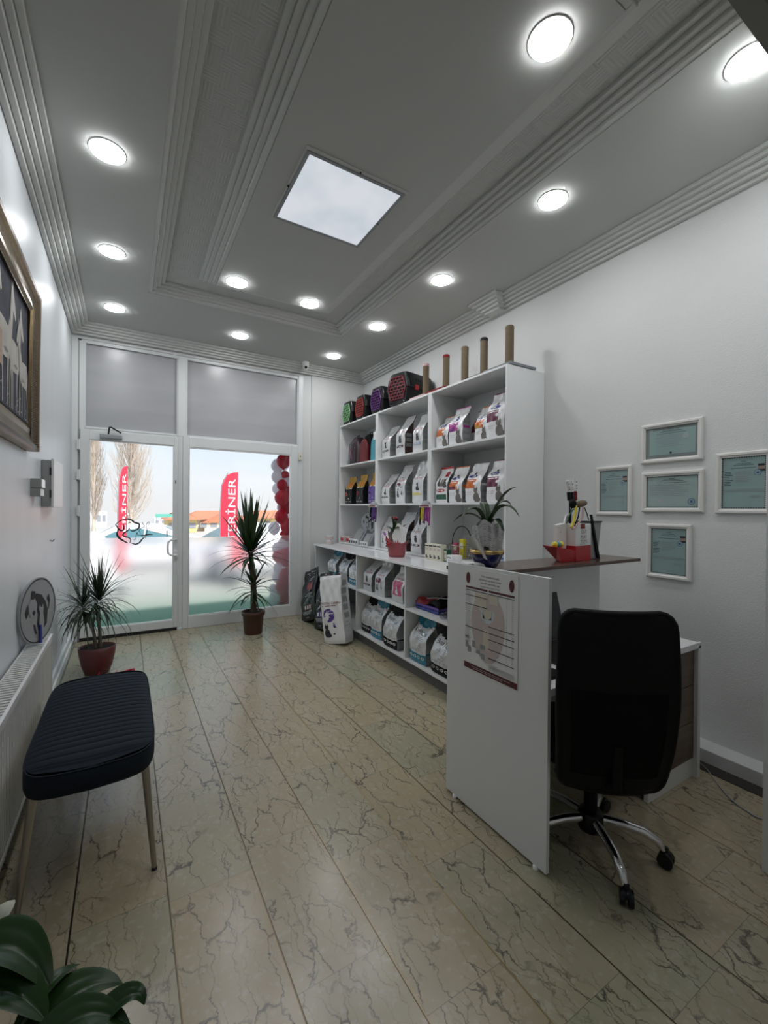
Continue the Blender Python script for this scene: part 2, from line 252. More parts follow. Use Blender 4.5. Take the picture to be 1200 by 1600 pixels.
class MB:
    def __init__(s): s.v = []; s.f = []; s.mi = []; s.sm = []; s.mats = []; s.T = None
    def _m(s, m):
        if m not in s.mats: s.mats.append(m)
        return s.mats.index(m)
    def add(s, vs, fs, m, smooth=False):
        b = len(s.v)
        s.v += [tuple(s.T @ Vector(p)) if s.T is not None else tuple(p) for p in vs]
        ml = [m]*len(fs) if isinstance(m, str) else m
        for f, q in zip(fs, ml): s.f.append([i+b for i in f]); s.mi.append(s._m(q)); s.sm.append(smooth)
        return s
    def box(s, x0, x1, y0, y1, z0, z1, m):
        return s.add([(x0, y0, z0), (x1, y0, z0), (x1, y1, z0), (x0, y1, z0), (x0, y0, z1), (x1, y0, z1), (x1, y1, z1), (x0, y1, z1)],
                     [(0, 3, 2, 1), (4, 5, 6, 7), (0, 1, 5, 4), (1, 2, 6, 5), (2, 3, 7, 6), (3, 0, 4, 7)], m)
    def hexa(s, p, m): return s.add(p, [(0, 3, 2, 1), (4, 5, 6, 7), (0, 1, 5, 4), (1, 2, 6, 5), (2, 3, 7, 6), (3, 0, 4, 7)], m)
    def tube(s, pts, r, m, n=8, cap=True, smooth=True):
        pts = [Vector(p) for p in pts]; rs = r if isinstance(r, (list, tuple)) else [r]*len(pts); vs = []; fs = []
        a = None
        for i, p in enumerate(pts):
            d = (pts[min(i+1, len(pts)-1)]-pts[max(i-1, 0)]).normalized()
            if a is None: a = d.orthogonal().normalized()
            else:
                a = a-d*a.dot(d); a = a.normalized() if a.length > 1e-6 else d.orthogonal().normalized()
            b = d.cross(a)
            for k in range(n): t_ = 2*pi*k/n; vs.append(p+(a*cos(t_)+b*sin(t_))*rs[i])
        for i in range(len(pts)-1):
            for k in range(n): fs.append((i*n+k, i*n+(k+1) % n, (i+1)*n+(k+1) % n, (i+1)*n+k))
        s.add(vs, fs, m, smooth)
        if cap: s.add([vs[k] for k in range(n)], [tuple(range(n))[::-1]], m); s.add([vs[-n+k] for k in range(n)], [tuple(range(n))], m)
        return s
    def lathe(s, prof, c, m, n=24, smooth=True, sx=1, sy=1, rot=0):
        vs = []; fs = []
        for (r, z) in prof:
            for k in range(n):
                t_ = 2*pi*k/n+rot; vs.append((c[0]+r*sx*cos(t_), c[1]+r*sy*sin(t_), c[2]+z))
        for i in range(len(prof)-1):
            for k in range(n): fs.append((i*n+k, i*n+(k+1) % n, (i+1)*n+(k+1) % n, (i+1)*n+k))
        return s.add(vs, fs, m, smooth)
    def ell(s, c, rx, ry, rz, m, n=14, h=10):
        prof = [(max(1e-4, sin(pi*i/h)), -cos(pi*i/h)) for i in range(h+1)]
        vs = []; fs = []
        for r_, z in prof:
            for k in range(n): t_ = 2*pi*k/n; vs.append((c[0]+rx*r_*cos(t_), c[1]+ry*r_*sin(t_), c[2]+rz*z))
        for i in range(h):
            for k in range(n): fs.append((i*n+k, i*n+(k+1) % n, (i+1)*n+(k+1) % n, (i+1)*n+k))
        return s.add(vs, fs, m, True)
    def ext(s, poly, o, a, b, d, m):
        """polygon in the plane (a,b) at origin o, thickened by vector d"""
        o, a, b, d = map(Vector, (o, a, b, d)); k = len(poly)
        vs = [o+a*x+b*y for x, y in poly]+[o+a*x+b*y+d for x, y in poly]
        return s.add(vs, [tuple(range(k))[::-1], tuple(range(k, 2*k))]+[(i, (i+1) % k, (i+1) % k+k, i+k) for i in range(k)], m)
    def grid(s, fn, nu, nv, m, smooth=True, closed=False):
        vs = [fn(i/nu, j/nv) for j in range(nv+1) for i in range(nu+1)]
        fs = []; ms = []
        for j in range(nv):
            for i in range(nu):
                a = j*(nu+1)+i; fs.append((a, a+1, a+nu+2, a+nu+1)); ms.append(m if isinstance(m, str) else m((i+.5)/nu, (j+.5)/nv))
        return s.add(vs, fs, ms, smooth)
    def text(s, t_, fn, w=None, h=None, m='ink'):
        """fn maps (0..w, 0..h) with the middle at 0,0"""
        v, f, asp = text_geo(t_)
        if h is None: h = w/asp
        if w is None: w = h*asp
        return s.add([fn((x-.5)*w, (y-.5)*h) for x, y in v], f, m)
    def rects(s, fn, L_):
        for x0, x1, y0, y1, m in L_: s.add([fn(x0, y0), fn(x1, y0), fn(x1, y1), fn(x0, y1)], [(0, 1, 2, 3)], m)
        return s
    def leaf(s, base, az, el, L_, w, droop, m, n=7, fold=.25, twist=0):
        p = Vector(base); d = Vector((cos(az)*cos(el), sin(az)*cos(el), sin(el))); vs = []; fs = []
        side = Vector((-sin(az), cos(az), 0)); st = L_/n
        for i in range(n+1):
            t_ = i/n; ww = w*.5*(min(1, .35+t_*3)*(1-t_)**.75 if i < n else 0)+.0006
            nn = side.cross(d).normalized(); sd = side*cos(twist*t_)+nn*sin(twist*t_)
            vs += [p-sd*ww+nn*fold*ww, p, p+sd*ww+nn*fold*ww]
            p = p+d*st; d = (d+Vector((0, 0, -droop*st/L_*(.4+1.2*t_)))).normalized()
        for i in range(n):
            a = 3*i; fs += [(a, a+1, a+4, a+3), (a+1, a+2, a+5, a+4)]
        return s.add(vs, fs, m, True)
    def build(s, name, parent=None, world=False, bev=0, kind=None, weld=False, segs=2):
        me = bpy.data.meshes.new(name)
        vs = s.v
        if world and parent is not None:
            mw = Matrix.Translation(parent.location) @ Matrix.Rotation(parent.rotation_euler.z, 4, 'Z'); inv = mw.inverted()
            vs = [tuple(inv @ Vector(p)) for p in vs]
        me.from_pydata(vs, [], s.f)
        for q in s.mats: me.materials.append(M[q])
        me.polygons.foreach_set('material_index', s.mi); me.polygons.foreach_set('use_smooth', s.sm); me.update()
        ob = bpy.data.objects.new(name, me); COL.objects.link(ob)
        if parent is not None: ob.parent = parent
        if bev:
            b_ = ob.modifiers.new('b', 'BEVEL'); b_.width = bev; b_.segments = segs; b_.limit_method = 'ANGLE'; b_.angle_limit = R(40)
        if kind: ob['kind'] = kind
        return ob
def kids(o): return [c for c in o.children]
def dup(o, loc=None, rz=None, label=None, group=None, parent=None, name=None):
    c = o.copy(); COL.objects.link(c)
    if parent is not None: c.parent = parent
    if loc is not None: c.location = loc
    if rz is not None: c.rotation_euler = (0, 0, rz)
    if label: c['label'] = label
    if group: c['group'] = group
    for k_ in kids(o): dup(k_, parent=c)
    return c
def struct(name, mb, **kw): return mb.build(name, kind='structure', **kw)
def swalls(): pass

# ------------------------------------------------------------ room shell
XL, XR, YF, YN, ZC = -.48, 2.89, 5.39, -1.6, 3.25
struct('floor', MB().add([(XL-.1, YN-.1, 0), (XR+.1, YN-.1, 0), (XR+.1, YF+.12, 0), (XL-.1, YF+.12, 0), (XL-.1, YN-.1, -.12), (XR+.1, YN-.1, -.12), (XR+.1, YF+.12, -.12), (XL-.1, YF+.12, -.12)],
       [(0, 1, 2, 3), (7, 6, 5, 4), (4, 5, 1, 0), (5, 6, 2, 1), (6, 7, 3, 2), (7, 4, 0, 3)], 'marble'))
struct('wall_left', MB().box(XL-.12, XL, YN-.12, YF+.3, 0, 3.45, 'wall_gloss'))
struct('wall_right', MB().box(XR, XR+.12, YN-.12, YF+.3, 0, 3.45, 'wall'))
struct('wall_back', MB().box(XL, XR, YN-.12, YN, 0, 3.45, 'wall'))
struct('wall_front', MB().box(2.10, XR, YF, YF+.3, 0, 3.45, 'wall').box(1.99, 2.10, YF+.02, YF+.3, 0, 3.45, 'wall').box(XL, 1.99, YF+.02, YF+.3, 3.12, 3.45, 'wall'))
# doorway to the rear room: a dark header beam and a white jamb
struct('trim_1', MB().box(XL, 2.9, .56, .62, 2.997, 3.249, 'beam').box(XL, 2.9, .545, .56, 3.06, 3.20, 'beam'))
struct('trim_2', MB().box(2.126, 2.19, .635, .668, 0, 3.249, 'pvc').box(2.19, XR, .635, .665, 0, 3.249, 'wall'))
# ceiling : outer field at 3.25, sunk channel at 3.33 with a woven pattern, inner field at 3.25
OX0, OX1, OY0, OY1 = .16, 2.00, .45, 4.26
IX0, IX1, IY0, IY1 = .64, 1.585, .93, 3.80
ce = MB()
for x0, x1, y0, y1 in ((XL, OX0, YN, YF+.1), (OX1, XR, YN, YF+.1), (OX0, OX1, YN, OY0), (OX0, OX1, OY1, YF+.1)): ce.box(x0, x1, y0, y1, ZC, ZC+.16, 'ceil')
ce.box(IX0, IX1, IY0, IY1, ZC, ZC+.12, 'ceil')
ce.box(OX0-.05, OX1+.05, OY0-.05, OY1+.05, ZC+.08, ZC+.2, 'weave')
struct('ceiling', ce)
def ring(mb, r_, inward, steps, sw, sh, z0, m, dirz=1, bot=None):
    """stepped moulding following rectangle r_; each step moves sw inward(+)/outward(-) and sh in z"""
    x0, x1, y0, y1 = r_
    for i in range(steps):
        a = inward*i*sw; b_ = inward*(i+1)*sw; z = z0+dirz*i*sh; lo = z; hi = z+sh*(steps-i)+.02
        ax0, ax1, ay0, ay1 = x0+a, x1-a, y0+a, y1-a; bx0, bx1, by0, by1 = x0+b_, x1-b_, y0+b_, y1-b_
        g = .0
        for P in (((ax0, ay0), (ax1, ay0), (bx1, by0), (bx0, by0)), ((ax1, ay0), (ax1, ay1), (bx1, by1), (bx1, by0)), ((ax1, ay1), (ax0, ay1), (bx0, by1), (bx1, by1)), ((ax0, ay1), (ax0, ay0), (bx0, by0), (bx0, by1))):
            mb.hexa([(p[0], p[1], lo+g) for p in P]+[(p[0], p[1], hi) for p in P], m)
# coffer mouldings: four ridges with fine grooves
t1 = MB()
for i in range(4):
    a = .031*i; z = ZC+.018*i+.004
    def fr_(x0, x1, y0, y1, w, z, h, mb=t1):
        mb.box(x0, x0+w, y0, y1, z, z+h, 'ceil_trim'); mb.box(x1-w, x1, y0, y1, z, z+h, 'ceil_trim'); mb.box(x0+w, x1-w, y0, y0+w, z, z+h, 'ceil_trim'); mb.box(x0+w, x1-w, y1-w, y1, z, z+h, 'ceil_trim')
    fr_(OX0+a-.004, OX1-a+.004, OY0+a-.004, OY1-a+.004, .031, z, .078-.018*i)
    b_ = .031*(3-i)
    w = .031; z2 = ZC+.018*(3-(3-i))+.004
    fr_(IX0-.031*(i+1), IX1+.031*(i+1), IY0-.031*(i+1), IY1+.031*(i+1), .031, ZC+.018*i+.004, .078-.018*i)
struct('trim_3', t1, bev=.003, segs=1)
# cornice round the room, five ridges
t2 = MB()
nst = 5
for i in range(nst):
    a = .030*i; z = 3.15+.02*i; h = ZC-z+.004
    x0, x1, y1 = XL+a, XR-a, YF-a
    t2.box(x0, x0+.030, YN, y1-.030, z, ZC+.002, 'ceil_trim'); t2.box(x1-.030, x1, YN, y1-.030, z, ZC+.002, 'ceil_trim'); t2.box(x0, x1, y1-.030, y1, z, ZC+.002, 'ceil_trim')
    # the small break in the right cornice
    t2.box(x1-.030-.085, x1-.0285, 2.64+.02*(4-i), 2.98-.02*(4-i), z+.001, ZC+.001-.0001*i, 'ceil_trim')
struct('trim_4', t2, bev=.0035, segs=1)
struct('baseboard_left', MB().box(XL, XL+.022, .7, YF-.02, 0, .12, 'pvc').box(XL, XL+.034, .7, YF-.02, 0, .06, 'pvc'), bev=.004)
struct('baseboard_right', MB().box(2.76, XR, .70, 2.28, 0, .075, 'wall'), bev=.004)
struct('floor_strip', MB().box(2.67, 2.76, .70, 1.9, .0, .004, 'dark_strip'))  # thin dark strip lying on the floor along the right skirting
struct('baseboard_front', MB().box(2.10, 2.60, YF-.015, YF, 0, .07, 'pvc').box(1.975, 2.10, YF-.0, YF+.02, 0, .07, 'pvc'))

# ------------------------------------------------------------ shopfront joinery
YW = 5.40  # inner face
def frame(mb, x0, x1, z0, z1, wl, wr, wb, wt, y0=YW, y1=YW+.06, m='pvc'):
    mb.box(x0, x0+wl, y0, y1, z0, z1, m); mb.box(x1-wr, x1, y0, y1, z0, z1, m); mb.box(x0+wl, x1-wr, y0, y1, z0, z0+wb, m); mb.box(x0+wl, x1-wr, y0, y1, z1-wt, z1, m)
struct('trim_6', MB().box(XL, -.425, YW-.005, YW+.11, 0, 3.12, 'pvc').box(-.425, -.405, YW+.015, YW+.1, 0, 3.10, 'pvc_dark').box(-.415, -.372, YW+.01, YW+.1, 2.19, 3.10, 'pvc')
       .box(.503, .592, YW, YW+.1, 2.2, 3.10, 'pvc').box(.503, .555, YW+.002, YW+.1, 0.02, 2.2, 'pvc').box(1.925, 1.99, YW, YW+.12, 0, 3.12, 'pvc')
       .box(-.405, 1.93, YW+.02, YW+.1, 2.185, 2.215, 'pvc').box(-.4, 1.93, YW+.02, YW+.1, 3.085, 3.12, 'pvc'), bev=.004)
for i, (a, b2) in enumerate(((-.372, .503), (.592, 1.925))):
    w_ = thing('window_%d' % (2+i), ['grey frosted transom pane above the glass door', 'wide grey frosted transom pane above the fixed window'][i], 'window', (a, YW, 2.21), kind='structure')
    MB().box(a, b2, YW+.045, YW+.055, 2.212, 3.09, 'frost_grey').build('pane', w_, True)
    g = MB(); frame(g, a, b2, 2.205, 3.095, .012, .012, .02, .012, YW+.012, YW+.045, 'pvc'); g.build('glazing_bead', w_, True, bev=.002)
    MB().box(a-.02, b2+.02, YW+.10, YW+.13, 2.2, 3.1, 'facade').build('sign_backing', w_, True)
# fixed window
w_ = thing('window_1', 'fixed shop window with frosted lower half behind the tall potted plant', 'window', (.56, YW, 0), kind='structure')
g = MB(); frame(g, .557, 1.925, .0, 2.205, .062, .092, .137, .118); g.build('window_frame', w_, True, bev=.005)
g = MB(); frame(g, .619, 1.833, .137, 2.087, .012, .012, .012, .012, YW+.005, YW+.04, 'white'); g.build('glazing_bead', w_, True, bev=.002)
MB().box(.619, 1.833, YW+.030, YW+.036, .137, 2.087, 'glass').build('pane', w_, True)
MB().add([(.631, YW+.026, .149), (1.822, YW+.026, .149), (1.822, YW+.026, 1.045), (.631, YW+.026, 1.045)], [(0, 1, 2, 3)], 'frost').build('frosted_film', w_, True)
# door
d_ = thing('door_1', 'white framed glass entrance door with animal outline decal', 'door', (-.4, YW, 0), kind='structure')
g = MB(); frame(g, -.405, .505, .035, 2.19, .078, .040, .085, .1, YW-.012, YW+.05); g.build('door_frame', d_, True, bev=.005)
g = MB(); frame(g, -.327, .465, .118, 2.092, .010, .010, .010, .010, YW-.005, YW+.035, 'white'); g.build('glazing_bead', d_, True, bev=.002)
MB().box(-.327, .465, YW+.022, YW+.028, .118, 2.092, 'glass').build('pane', d_, True)
MB().add([(-.317, YW+.018, .128), (.455, YW+.018, .128), (.455, YW+.018, 1.06), (-.317, YW+.018, 1.06)], [(0, 1, 2, 3)], 'frost').build('frosted_film', d_, True)
MB().box(-.405, .505, YW-.004, YW+.06, .0, .034, 'rubber').build('threshold_gap', d_, True)
h = MB().tube([(.487, YW-.012, 1.03), (.487, YW-.05, 1.03), (.47, YW-.06, 1.03), (.43, YW-.06, 1.025), (.405, YW-.06, 1.0), (.40, YW-.06, .95), (.405, YW-.06, .885), (.43, YW-.06, .86), (.47, YW-.06, .855), (.487, YW-.05, .855), (.487, YW-.012, .855)], .011, 'white_gloss', 10)
h.box(.468, .506, YW-.03, YW-.012, .825, .90, 'white_gloss').box(.392, .404, YW-.001, YW+.015, 1.06, 1.13, 'slate'); h.build('door_handle', d_, True)
c_ = MB().box(-.235, -.035, YW-.07, YW-.012, 2.105, 2.15, 'slate'); c_.build('door_closer', d_, True, bev=.008)
MB().tube([(-.16, YW-.04, 2.15), (-.15, YW-.05, 2.225), (-.135, YW-.05, 2.225), (-.045, YW-.04, 2.175)], .008, 'black', 6).build('closer_arm', d_, True)
for z in (2.03, 1.72, 1.35, .3):
    MB().box(-.43, -.405, YW-.026, YW-.01, z-.05, z+.05, 'white').tube([(-.41, YW-.024, z-.055), (-.41, YW-.024, z+.055)], .008, 'white', 8).build('hinge', d_, True)
MB().box(.478, .486, YW-.014, YW-.010, 1.66, 1.70, 'ink').build('keyhole', d_, True)
# animal outline decal, traced strokes in pixels of a 7.06x detail -> metres on the door pane
def stroke(mb, pts, m='ink', r=.0045, y=YW+.016):
    P = []
    for px, py in pts:   # affine fit of the pane plane
        P.append((-.327+(px-70)*.000849, y, 2.092-(py-45+ (px-70)*-.08)*.000968))
    # smooth
    Q = []
    for i in range(len(P)-1):
        p0 = Vector(P[max(i-1, 0)]); p1 = Vector(P[i]); p2 = Vector(P[i+1]); p3 = Vector(P[min(i+2, len(P)-1)])
        for k_ in range(4):
            u = k_/4; Q.append(.5*((2*p1)+(-p0+p2)*u+(2*p0-5*p1+4*p2-p3)*u*u+(-p0+3*p1-3*p2+p3)*u**3))
    Q.append(Vector(P[-1])); nq = len(Q)
    vs = []; fs = []
    for i, p in enumerate(Q):
        d = (Q[min(i+1, nq-1)]-Q[max(i-1, 0)]).normalized(); s_ = Vector((d.z, 0, -d.x))*r*(.35+.65*sin(pi*(i+.5)/nq)); vs += [p-s_, p+s_]
    for i in range(nq-1): fs.append((2*i, 2*i+1, 2*i+3, 2*i+2))
    mb.add(vs, fs, m)
dc = MB()
for st, wd in ((((345, 985), (385, 955), (430, 938), (480, 935), (520, 950), (545, 975), (580, 990), (605, 1005), (600, 1045), (570, 1065), (535, 1075), (510, 1065), (495, 1040)), .006), (((345, 985), (365, 1015), (385, 1045), (420, 1060), (435, 1030), (430, 985)), .006),
               (((375, 1045), (362, 1090), (380, 1130), (420, 1165), (480, 1205)), .007), (((495, 1035), (485, 1055), (470, 1070), (440, 1085), (425, 1110), (450, 1130), (490, 1145), (510, 1170), (500, 1205)), .005),
               (((650, 1010), (635, 985), (645, 1000), (665, 1035), (640, 1045), (610, 1065), (605, 1085), (625, 1110)), .0035), (((690, 1045), (710, 1020), (720, 990), (700, 995), (680, 1030), (695, 1070), (690, 1110), (670, 1135), (630, 1130), (590, 1125), (580, 1095), (570, 1130), (560, 1175), (535, 1170)), .0035),
               (((515, 1205), (560, 1225), (605, 1215), (640, 1175), (675, 1150)), .005), (((625, 1140), (680, 1135), (715, 1130), (760, 1137)), .005), (((480, 985), (500, 975), (515, 985)), .004), (((660, 1140), (680, 1170)), .004)):
    stroke(dc, st, r=wd*(1.5 if wd > .0045 else 1.05))
dc.build('animal_decal', d_, True)

# ------------------------------------------------------------ lamps
lamp0 = None
near = ["nearest of the three along the left wall", "middle of the three along the left wall", "in the far left corner over the door", "above the middle of the shopfront", "in the far right corner over the shop window", "second from far right corner, above the pet carriers", "above the scratching posts, beside the cornice break", "over the framed papers on the right wall", "cut off by the dark beam at upper right",
        "at the far left corner of the inner ceiling field", "at the far right corner of the inner ceiling field", "largest, at the near right corner of the inner ceiling field", "", "", ""]
for i, (x_, y_) in enumerate([(-.09, 2.69), (-.094, 3.725), (-.098, 4.76), (1.046, 4.79), (2.155, 4.82), (2.187, 3.807), (2.18, 2.763), (2.181, 1.707), (2.194, .765), (.775, 3.676), (1.42, 3.706), (1.425, 1.137)]):
    lb = 'round white LED downlight '+near[i]
    if lamp0 is None:
        lamp0 = thing('ceiling_downlight', lb, 'ceiling light', (x_, y_, ZC), group='round downlights in the ceiling')
        MB().lathe([(.085, 0), (.085, -.003), (.083, -.005), (.081, -.005)], (0, 0, 0), 'white', 40).build('rim', lamp0)
        MB().lathe([(.0805, -.0052), (.0795, -.0085), (.076, -.0105), (.0001, -.0110)], (0, 0, 0), 'lamp', 40).build('diffuser', lamp0)
    else: dup(lamp0, (x_, y_, ZC), label=lb)
dup(lamp0, (.9, -.7, ZC), label='round white LED downlight added unseen in the rear room behind the doorway')  # unseen lamp, added to light the rear room
# square panel
pl = thing('ceiling_panel_light', 'square cloudy white LED panel in grey frame at middle of ceiling', 'ceiling light', (1.1, 2.43, ZC))
g = MB()
x0, x1, y0, y1 = .815, 1.383, 2.145, 2.712
g.box(x0-.018, x0, y0-.018, y1+.018, ZC-.012, ZC, 'slate').box(x1, x1+.018, y0-.018, y1+.018, ZC-.012, ZC, 'slate').box(x0, x1, y0-.018, y0, ZC-.012, ZC, 'slate').box(x0, x1, y1, y1+.018, ZC-.012, ZC, 'slate')
g.box(x0-.03, x1+.03, y0-.04, y0-.018, ZC-.006, ZC, 'ceil_trim').box(x0-.03, x0-.018, y0-.018, y1+.03, ZC-.006, ZC, 'ceil_trim'); g.build('panel_frame', pl, True, bev=.002)
MB().box(x0, x1, y0, y1, ZC-.006, ZC, 'panel_light').build('diffuser', pl, True)
for x_, y_ in ((x0-.024, 2.42), (1.1, y0-.028), (x1+.01, 2.43)): MB().lathe([(.005, -.014), (.005, 0)], (x_, y_, ZC), 'ink', 8).build('screw', pl, True)
# dome camera and sensor
dm = thing('security_camera', 'small white dome camera on the cornice at right end of shopfront', 'camera', (1.95, 5.22, 3.2))
MB().lathe([(.045, .05), (.045, .02), (.04, .0), (.02, -.0)], (0, 0, 0), 'white', 20).build('base', dm)
MB().ell((0, 0, -.012), .036, .036, .036, 'white').build('dome', dm)
MB().lathe([(.018, 0), (.017, .008), (.0001, .012)], (0, 0, 0), 'black_gloss', 16).build('lens', dm).matrix_local = Matrix.Translation((-.008, -.030, -.022)) @ Matrix.Rotation(R(100), 4, 'X')
sn = thing('door_sensor', 'small cream alarm sensor on the window frame right of the balloons', 'sensor', (1.945, 5.395, 2.07))
MB().box(-.022, .022, -.022, 0, -.05, .045, 'cream').build('case', sn, bev=.008); MB().tube([(0, 0, 0), (0, -.025, 0)], .008, 'ink', 8).build('button', sn)

# ------------------------------------------------------------ left wall: breaker box, controller, picture, radiator, disc
bx = thing('breaker_box', 'shallow white wall cabinet on left wall beyond the picture', 'box', (XL, 3.8, 1.39))
MB().box(XL, XL+.05, 3.60, 4.05, 1.39, 1.70, 'panel_grey').build('case', bx, True, bev=.004)
MB().box(XL+.052, XL+.068, 3.60, 4.06, 1.385, 1.71, 'white').build('door', bx, True, bev=.003)
for z in (1.45, 1.60): MB().box(XL+.045, XL+.055, 3.595, 3.60, z, z+.05, 'ink').build('hinge', bx, True)
th = thing('wall_controller', 'small two-piece white control unit beside the shallow wall cabinet', 'thermostat', (XL, 3.33, 1.5))
MB().box(XL, XL+.05, 3.23, 3.36, 1.500, 1.555, 'panel_grey').box(XL+.05, XL+.053, 3.235, 3.355, 1.503, 1.552, 'white_gloss').build('display', th, True, bev=.003)
MB().box(XL, XL+.045, 3.23, 3.36, 1.45, 1.498, 'panel_grey').box(XL+.045, XL+.048, 3.235, 3.355, 1.453, 1.495, 'white').build('base', th, True, bev=.003)
MB().tube([(XL+.004, 4.0, 1.14), (XL+.012, 4.05, 1.13), (XL+.004, 4.10, 1.125), (XL+.012, 4.13, 1.14)], .003, 'ink', 5).build('wall_hook')
tag(bpy.data.objects['wall_hook'], 'tiny dark bent wire hook on left wall above the spiky plant', 'hook')
# picture
pc = thing('framed_painting', 'large painting of white horses in ribbed gold frame on left wall', 'picture', (XL, 2.4, 2.1))
y0, y1, z0, z1 = 1.55, 3.13, 1.70, 2.58
g = MB()
def bar(mb, A, B, out, wdt, m):
    pass
fw_ = .135
prof = [(0, .005), (0, .045), (.012, .052), (.03, .05), (.042, .036), (.085, .028), (.11, .03), (.128, .020), (.135, .020), (.135, .005)]
cor = [(y0, z0), (y1, z0), (y1, z1), (y0, z1)]; ins = [(1, 1), (-1, 1), (-1, -1), (1, -1)]
vs = []; fs = []
k_ = len(prof)
for (yy, zz), (sy_, sz_) in zip(cor, ins):
    for a, h_ in prof: vs.append((XL+h_+(.012 if zz == z1 else 0), yy+sy_*a, zz+sz_*a))
ms = []
for c in range(4):
    for i in range(k_-1):
        a = c*k_+i; b2 = ((c+1) % 4)*k_+i; fs.append((a, b2, b2+1, a+1)); ms.append('gold_dark' if i in (1, 2, 8) else 'gold')
g.add(vs, fs, ms)
# ribs on the outer edge
for i in range(100):
    yy = y0+(i+.5)*(y1-y0)/100; zz = z0+(i+.5)*(z1-z0)/100
    if i < 100: g.tube([(XL+.053, yy, z1-.004), (XL+.060, yy, z1-.02), (XL+.052, yy, z1-.036)], .0042, 'bronze', 5, smooth=True)
for i in range(96):
    zz = z0+(i+.5)*(z1-z0)/96; g.tube([(XL+.044, y1+.001, zz), (XL+.058, y1-.018, zz), (XL+.054, y1-.045, zz), (XL+.038, y1-.075, zz), (XL+.032, y1-.105, zz)], .0034, 'bronze', 5, smooth=True)
g.hexa([(XL+.03, y1-.11, z0+.02), (XL+.046, y1-.001, z0+.02), (XL+.046, y1-.001, z1-.02), (XL+.03, y1-.11, z1-.02), (XL+.031, y1-.11, z0+.02), (XL+.052, y1-.02, z0+.02), (XL+.052, y1-.02, z1-.02), (XL+.031, y1-.11, z1-.02)], 'gold_dark')
g.build('frame', pc, True)
g = MB().add([(XL+.020, y0+.13, z0+.13), (XL+.020, y1-.13, z0+.13), (XL+.020, y1-.13, z1-.13), (XL+.020, y0+.13, z1-.13)], [(0, 1, 2, 3)], 'painting_bg')
def hp(P, m, d=.0005): g.add([(XL+.020+d, a, b) for a, b in P], [tuple(range(len(P)))], m)
def horse(yc, s_, fl=1, d=.0006, leg=0):
    Z0 = 1.845
    def T(P): return [(yc+fl*a*s_*.78, Z0+b*s_) for a, b in P]
    hp(T([(-.20, .26), (-.16, .36), (-.05, .36), (.03, .35), (.08, .42), (.11, .52), (.15, .56), (.17, .53), (.155, .42), (.12, .30), (.06, .21), (-.04, .20), (-.14, .20)]), 'horse', d)
    hp(T([(.10, .50), (.125, .59), (.135, .56), (.155, .60), (.165, .55), (.21, .49), (.235, .44), (.215, .42), (.17, .45), (.14, .46)]), 'horse', d+.0003)
    for a, b in ((-.17, -.02), (-.12, .02), (.03, -.01), (.09, .03)):
        hp(T([(a-.012, .26), (a+.022, .26), (a+.008+b, .13), (a+.006+b, 0), (a-.006+b, 0), (a-.008+b, .13)]), 'horse', d+.0002)
    hp(T([(-.20, .34), (-.25, .24), (-.255, .10), (-.23, .08), (-.21, .22), (-.18, .30)]), 'horse_sh', d+.0001)
    hp(T([(.07, .42), (.10, .52), (.12, .56), (.105, .46), (.085, .38)]), 'horse_sh', d+.0005); hp(T([(-.08, .235), (.0, .225), (.04, .24), (-.02, .248)]), 'horse_sh', d+.0005)
for yc, s_, fl, d in ((2.72, .92, 1, .0005), (2.52, 1.02, 1, .0014), (2.86, .80, -1, .0022), (2.22, 1.08, 1, .0032), (1.95, 1.0, 1, .004)): horse(yc, s_, fl, d)
hp([(2.30, 2.0), (2.42, 1.99), (2.42, 2.14), (2.32, 2.16)], 'horse_tan', .0046)
for i in range(60):
    a = rnd.uniform(1.75, 2.98); b = rnd.uniform(1.84, 1.93); r_ = rnd.uniform(.004, .016); hp([(a-r_, b-.003), (a+r_, b-.002), (a+r_*.4, b+.006)], rnd.choice(['horse_sh', 'horse']), .005)
g.build('canvas', pc, True)
# radiator
ra = thing('radiator', 'long white ribbed panel radiator under the picture on left wall', 'radiator', (-.42, 2.0, 0))
xa, xb, ya, yb, za, zb = -.468, -.372, 1.35, 3.22, .10, .62
g = MB()
nr = 74
for i in range(nr):
    a = ya+(yb-ya)*i/nr; b = ya+(yb-ya)*(i+1)/nr; w = (b-a)
    g.hexa([(xb-.016, a+w*.12, za+.02), (xb-.004, a+w*.3, za+.02), (xb-.004, b-w*.3, za+.02), (xb-.016, b-w*.12, za+.02), (xb-.016, a+w*.12, zb-.03), (xb-.004, a+w*.3, zb-.03), (xb-.004, b-w*.3, zb-.03), (xb-.016, b-w*.12, zb-.03)], 'radiator')
g.box(xb-.022, xb-.014, ya, yb, za, zb-.005, 'radiator').box(xb-.016, xb-.002, ya, yb, zb-.032, zb-.004, 'radiator').box(xb-.016, xb-.002, ya, yb, za, za+.022, 'radiator'); g.build('front_panel', ra, True)
MB().box(xa, xa+.012, ya, yb, za, zb-.005, 'radiator').build('rear_panel', ra, True)
for y_ in (ya, yb-.004): MB().box(xa, xb, y_, y_+.004, za, zb, 'radiator').build('side_cover', ra, True)
g = MB().box(xb-.010, xb+.002, ya, yb, zb-.002, zb+.010, 'white_gloss').box(xa, xa+.008, ya, yb, zb-.002, zb+.006, 'radiator').box(xa+.008, xb-.010, ya, yb, zb-.030, zb-.026, 'rad_slot')
for i in range(62):
    a = ya+.006+(yb-ya-.01)*i/62; g.box(xa+.006, xb-.006, a, a+.019, zb-.003, zb+.002, 'radiator')
g.build('top_grille', ra, True)
MB().lathe([(.008, 0), (.008, .004), (.0001, .005)], (-.42, 2.55, zb+.002), 'cream', 10).build('plug', ra, True)
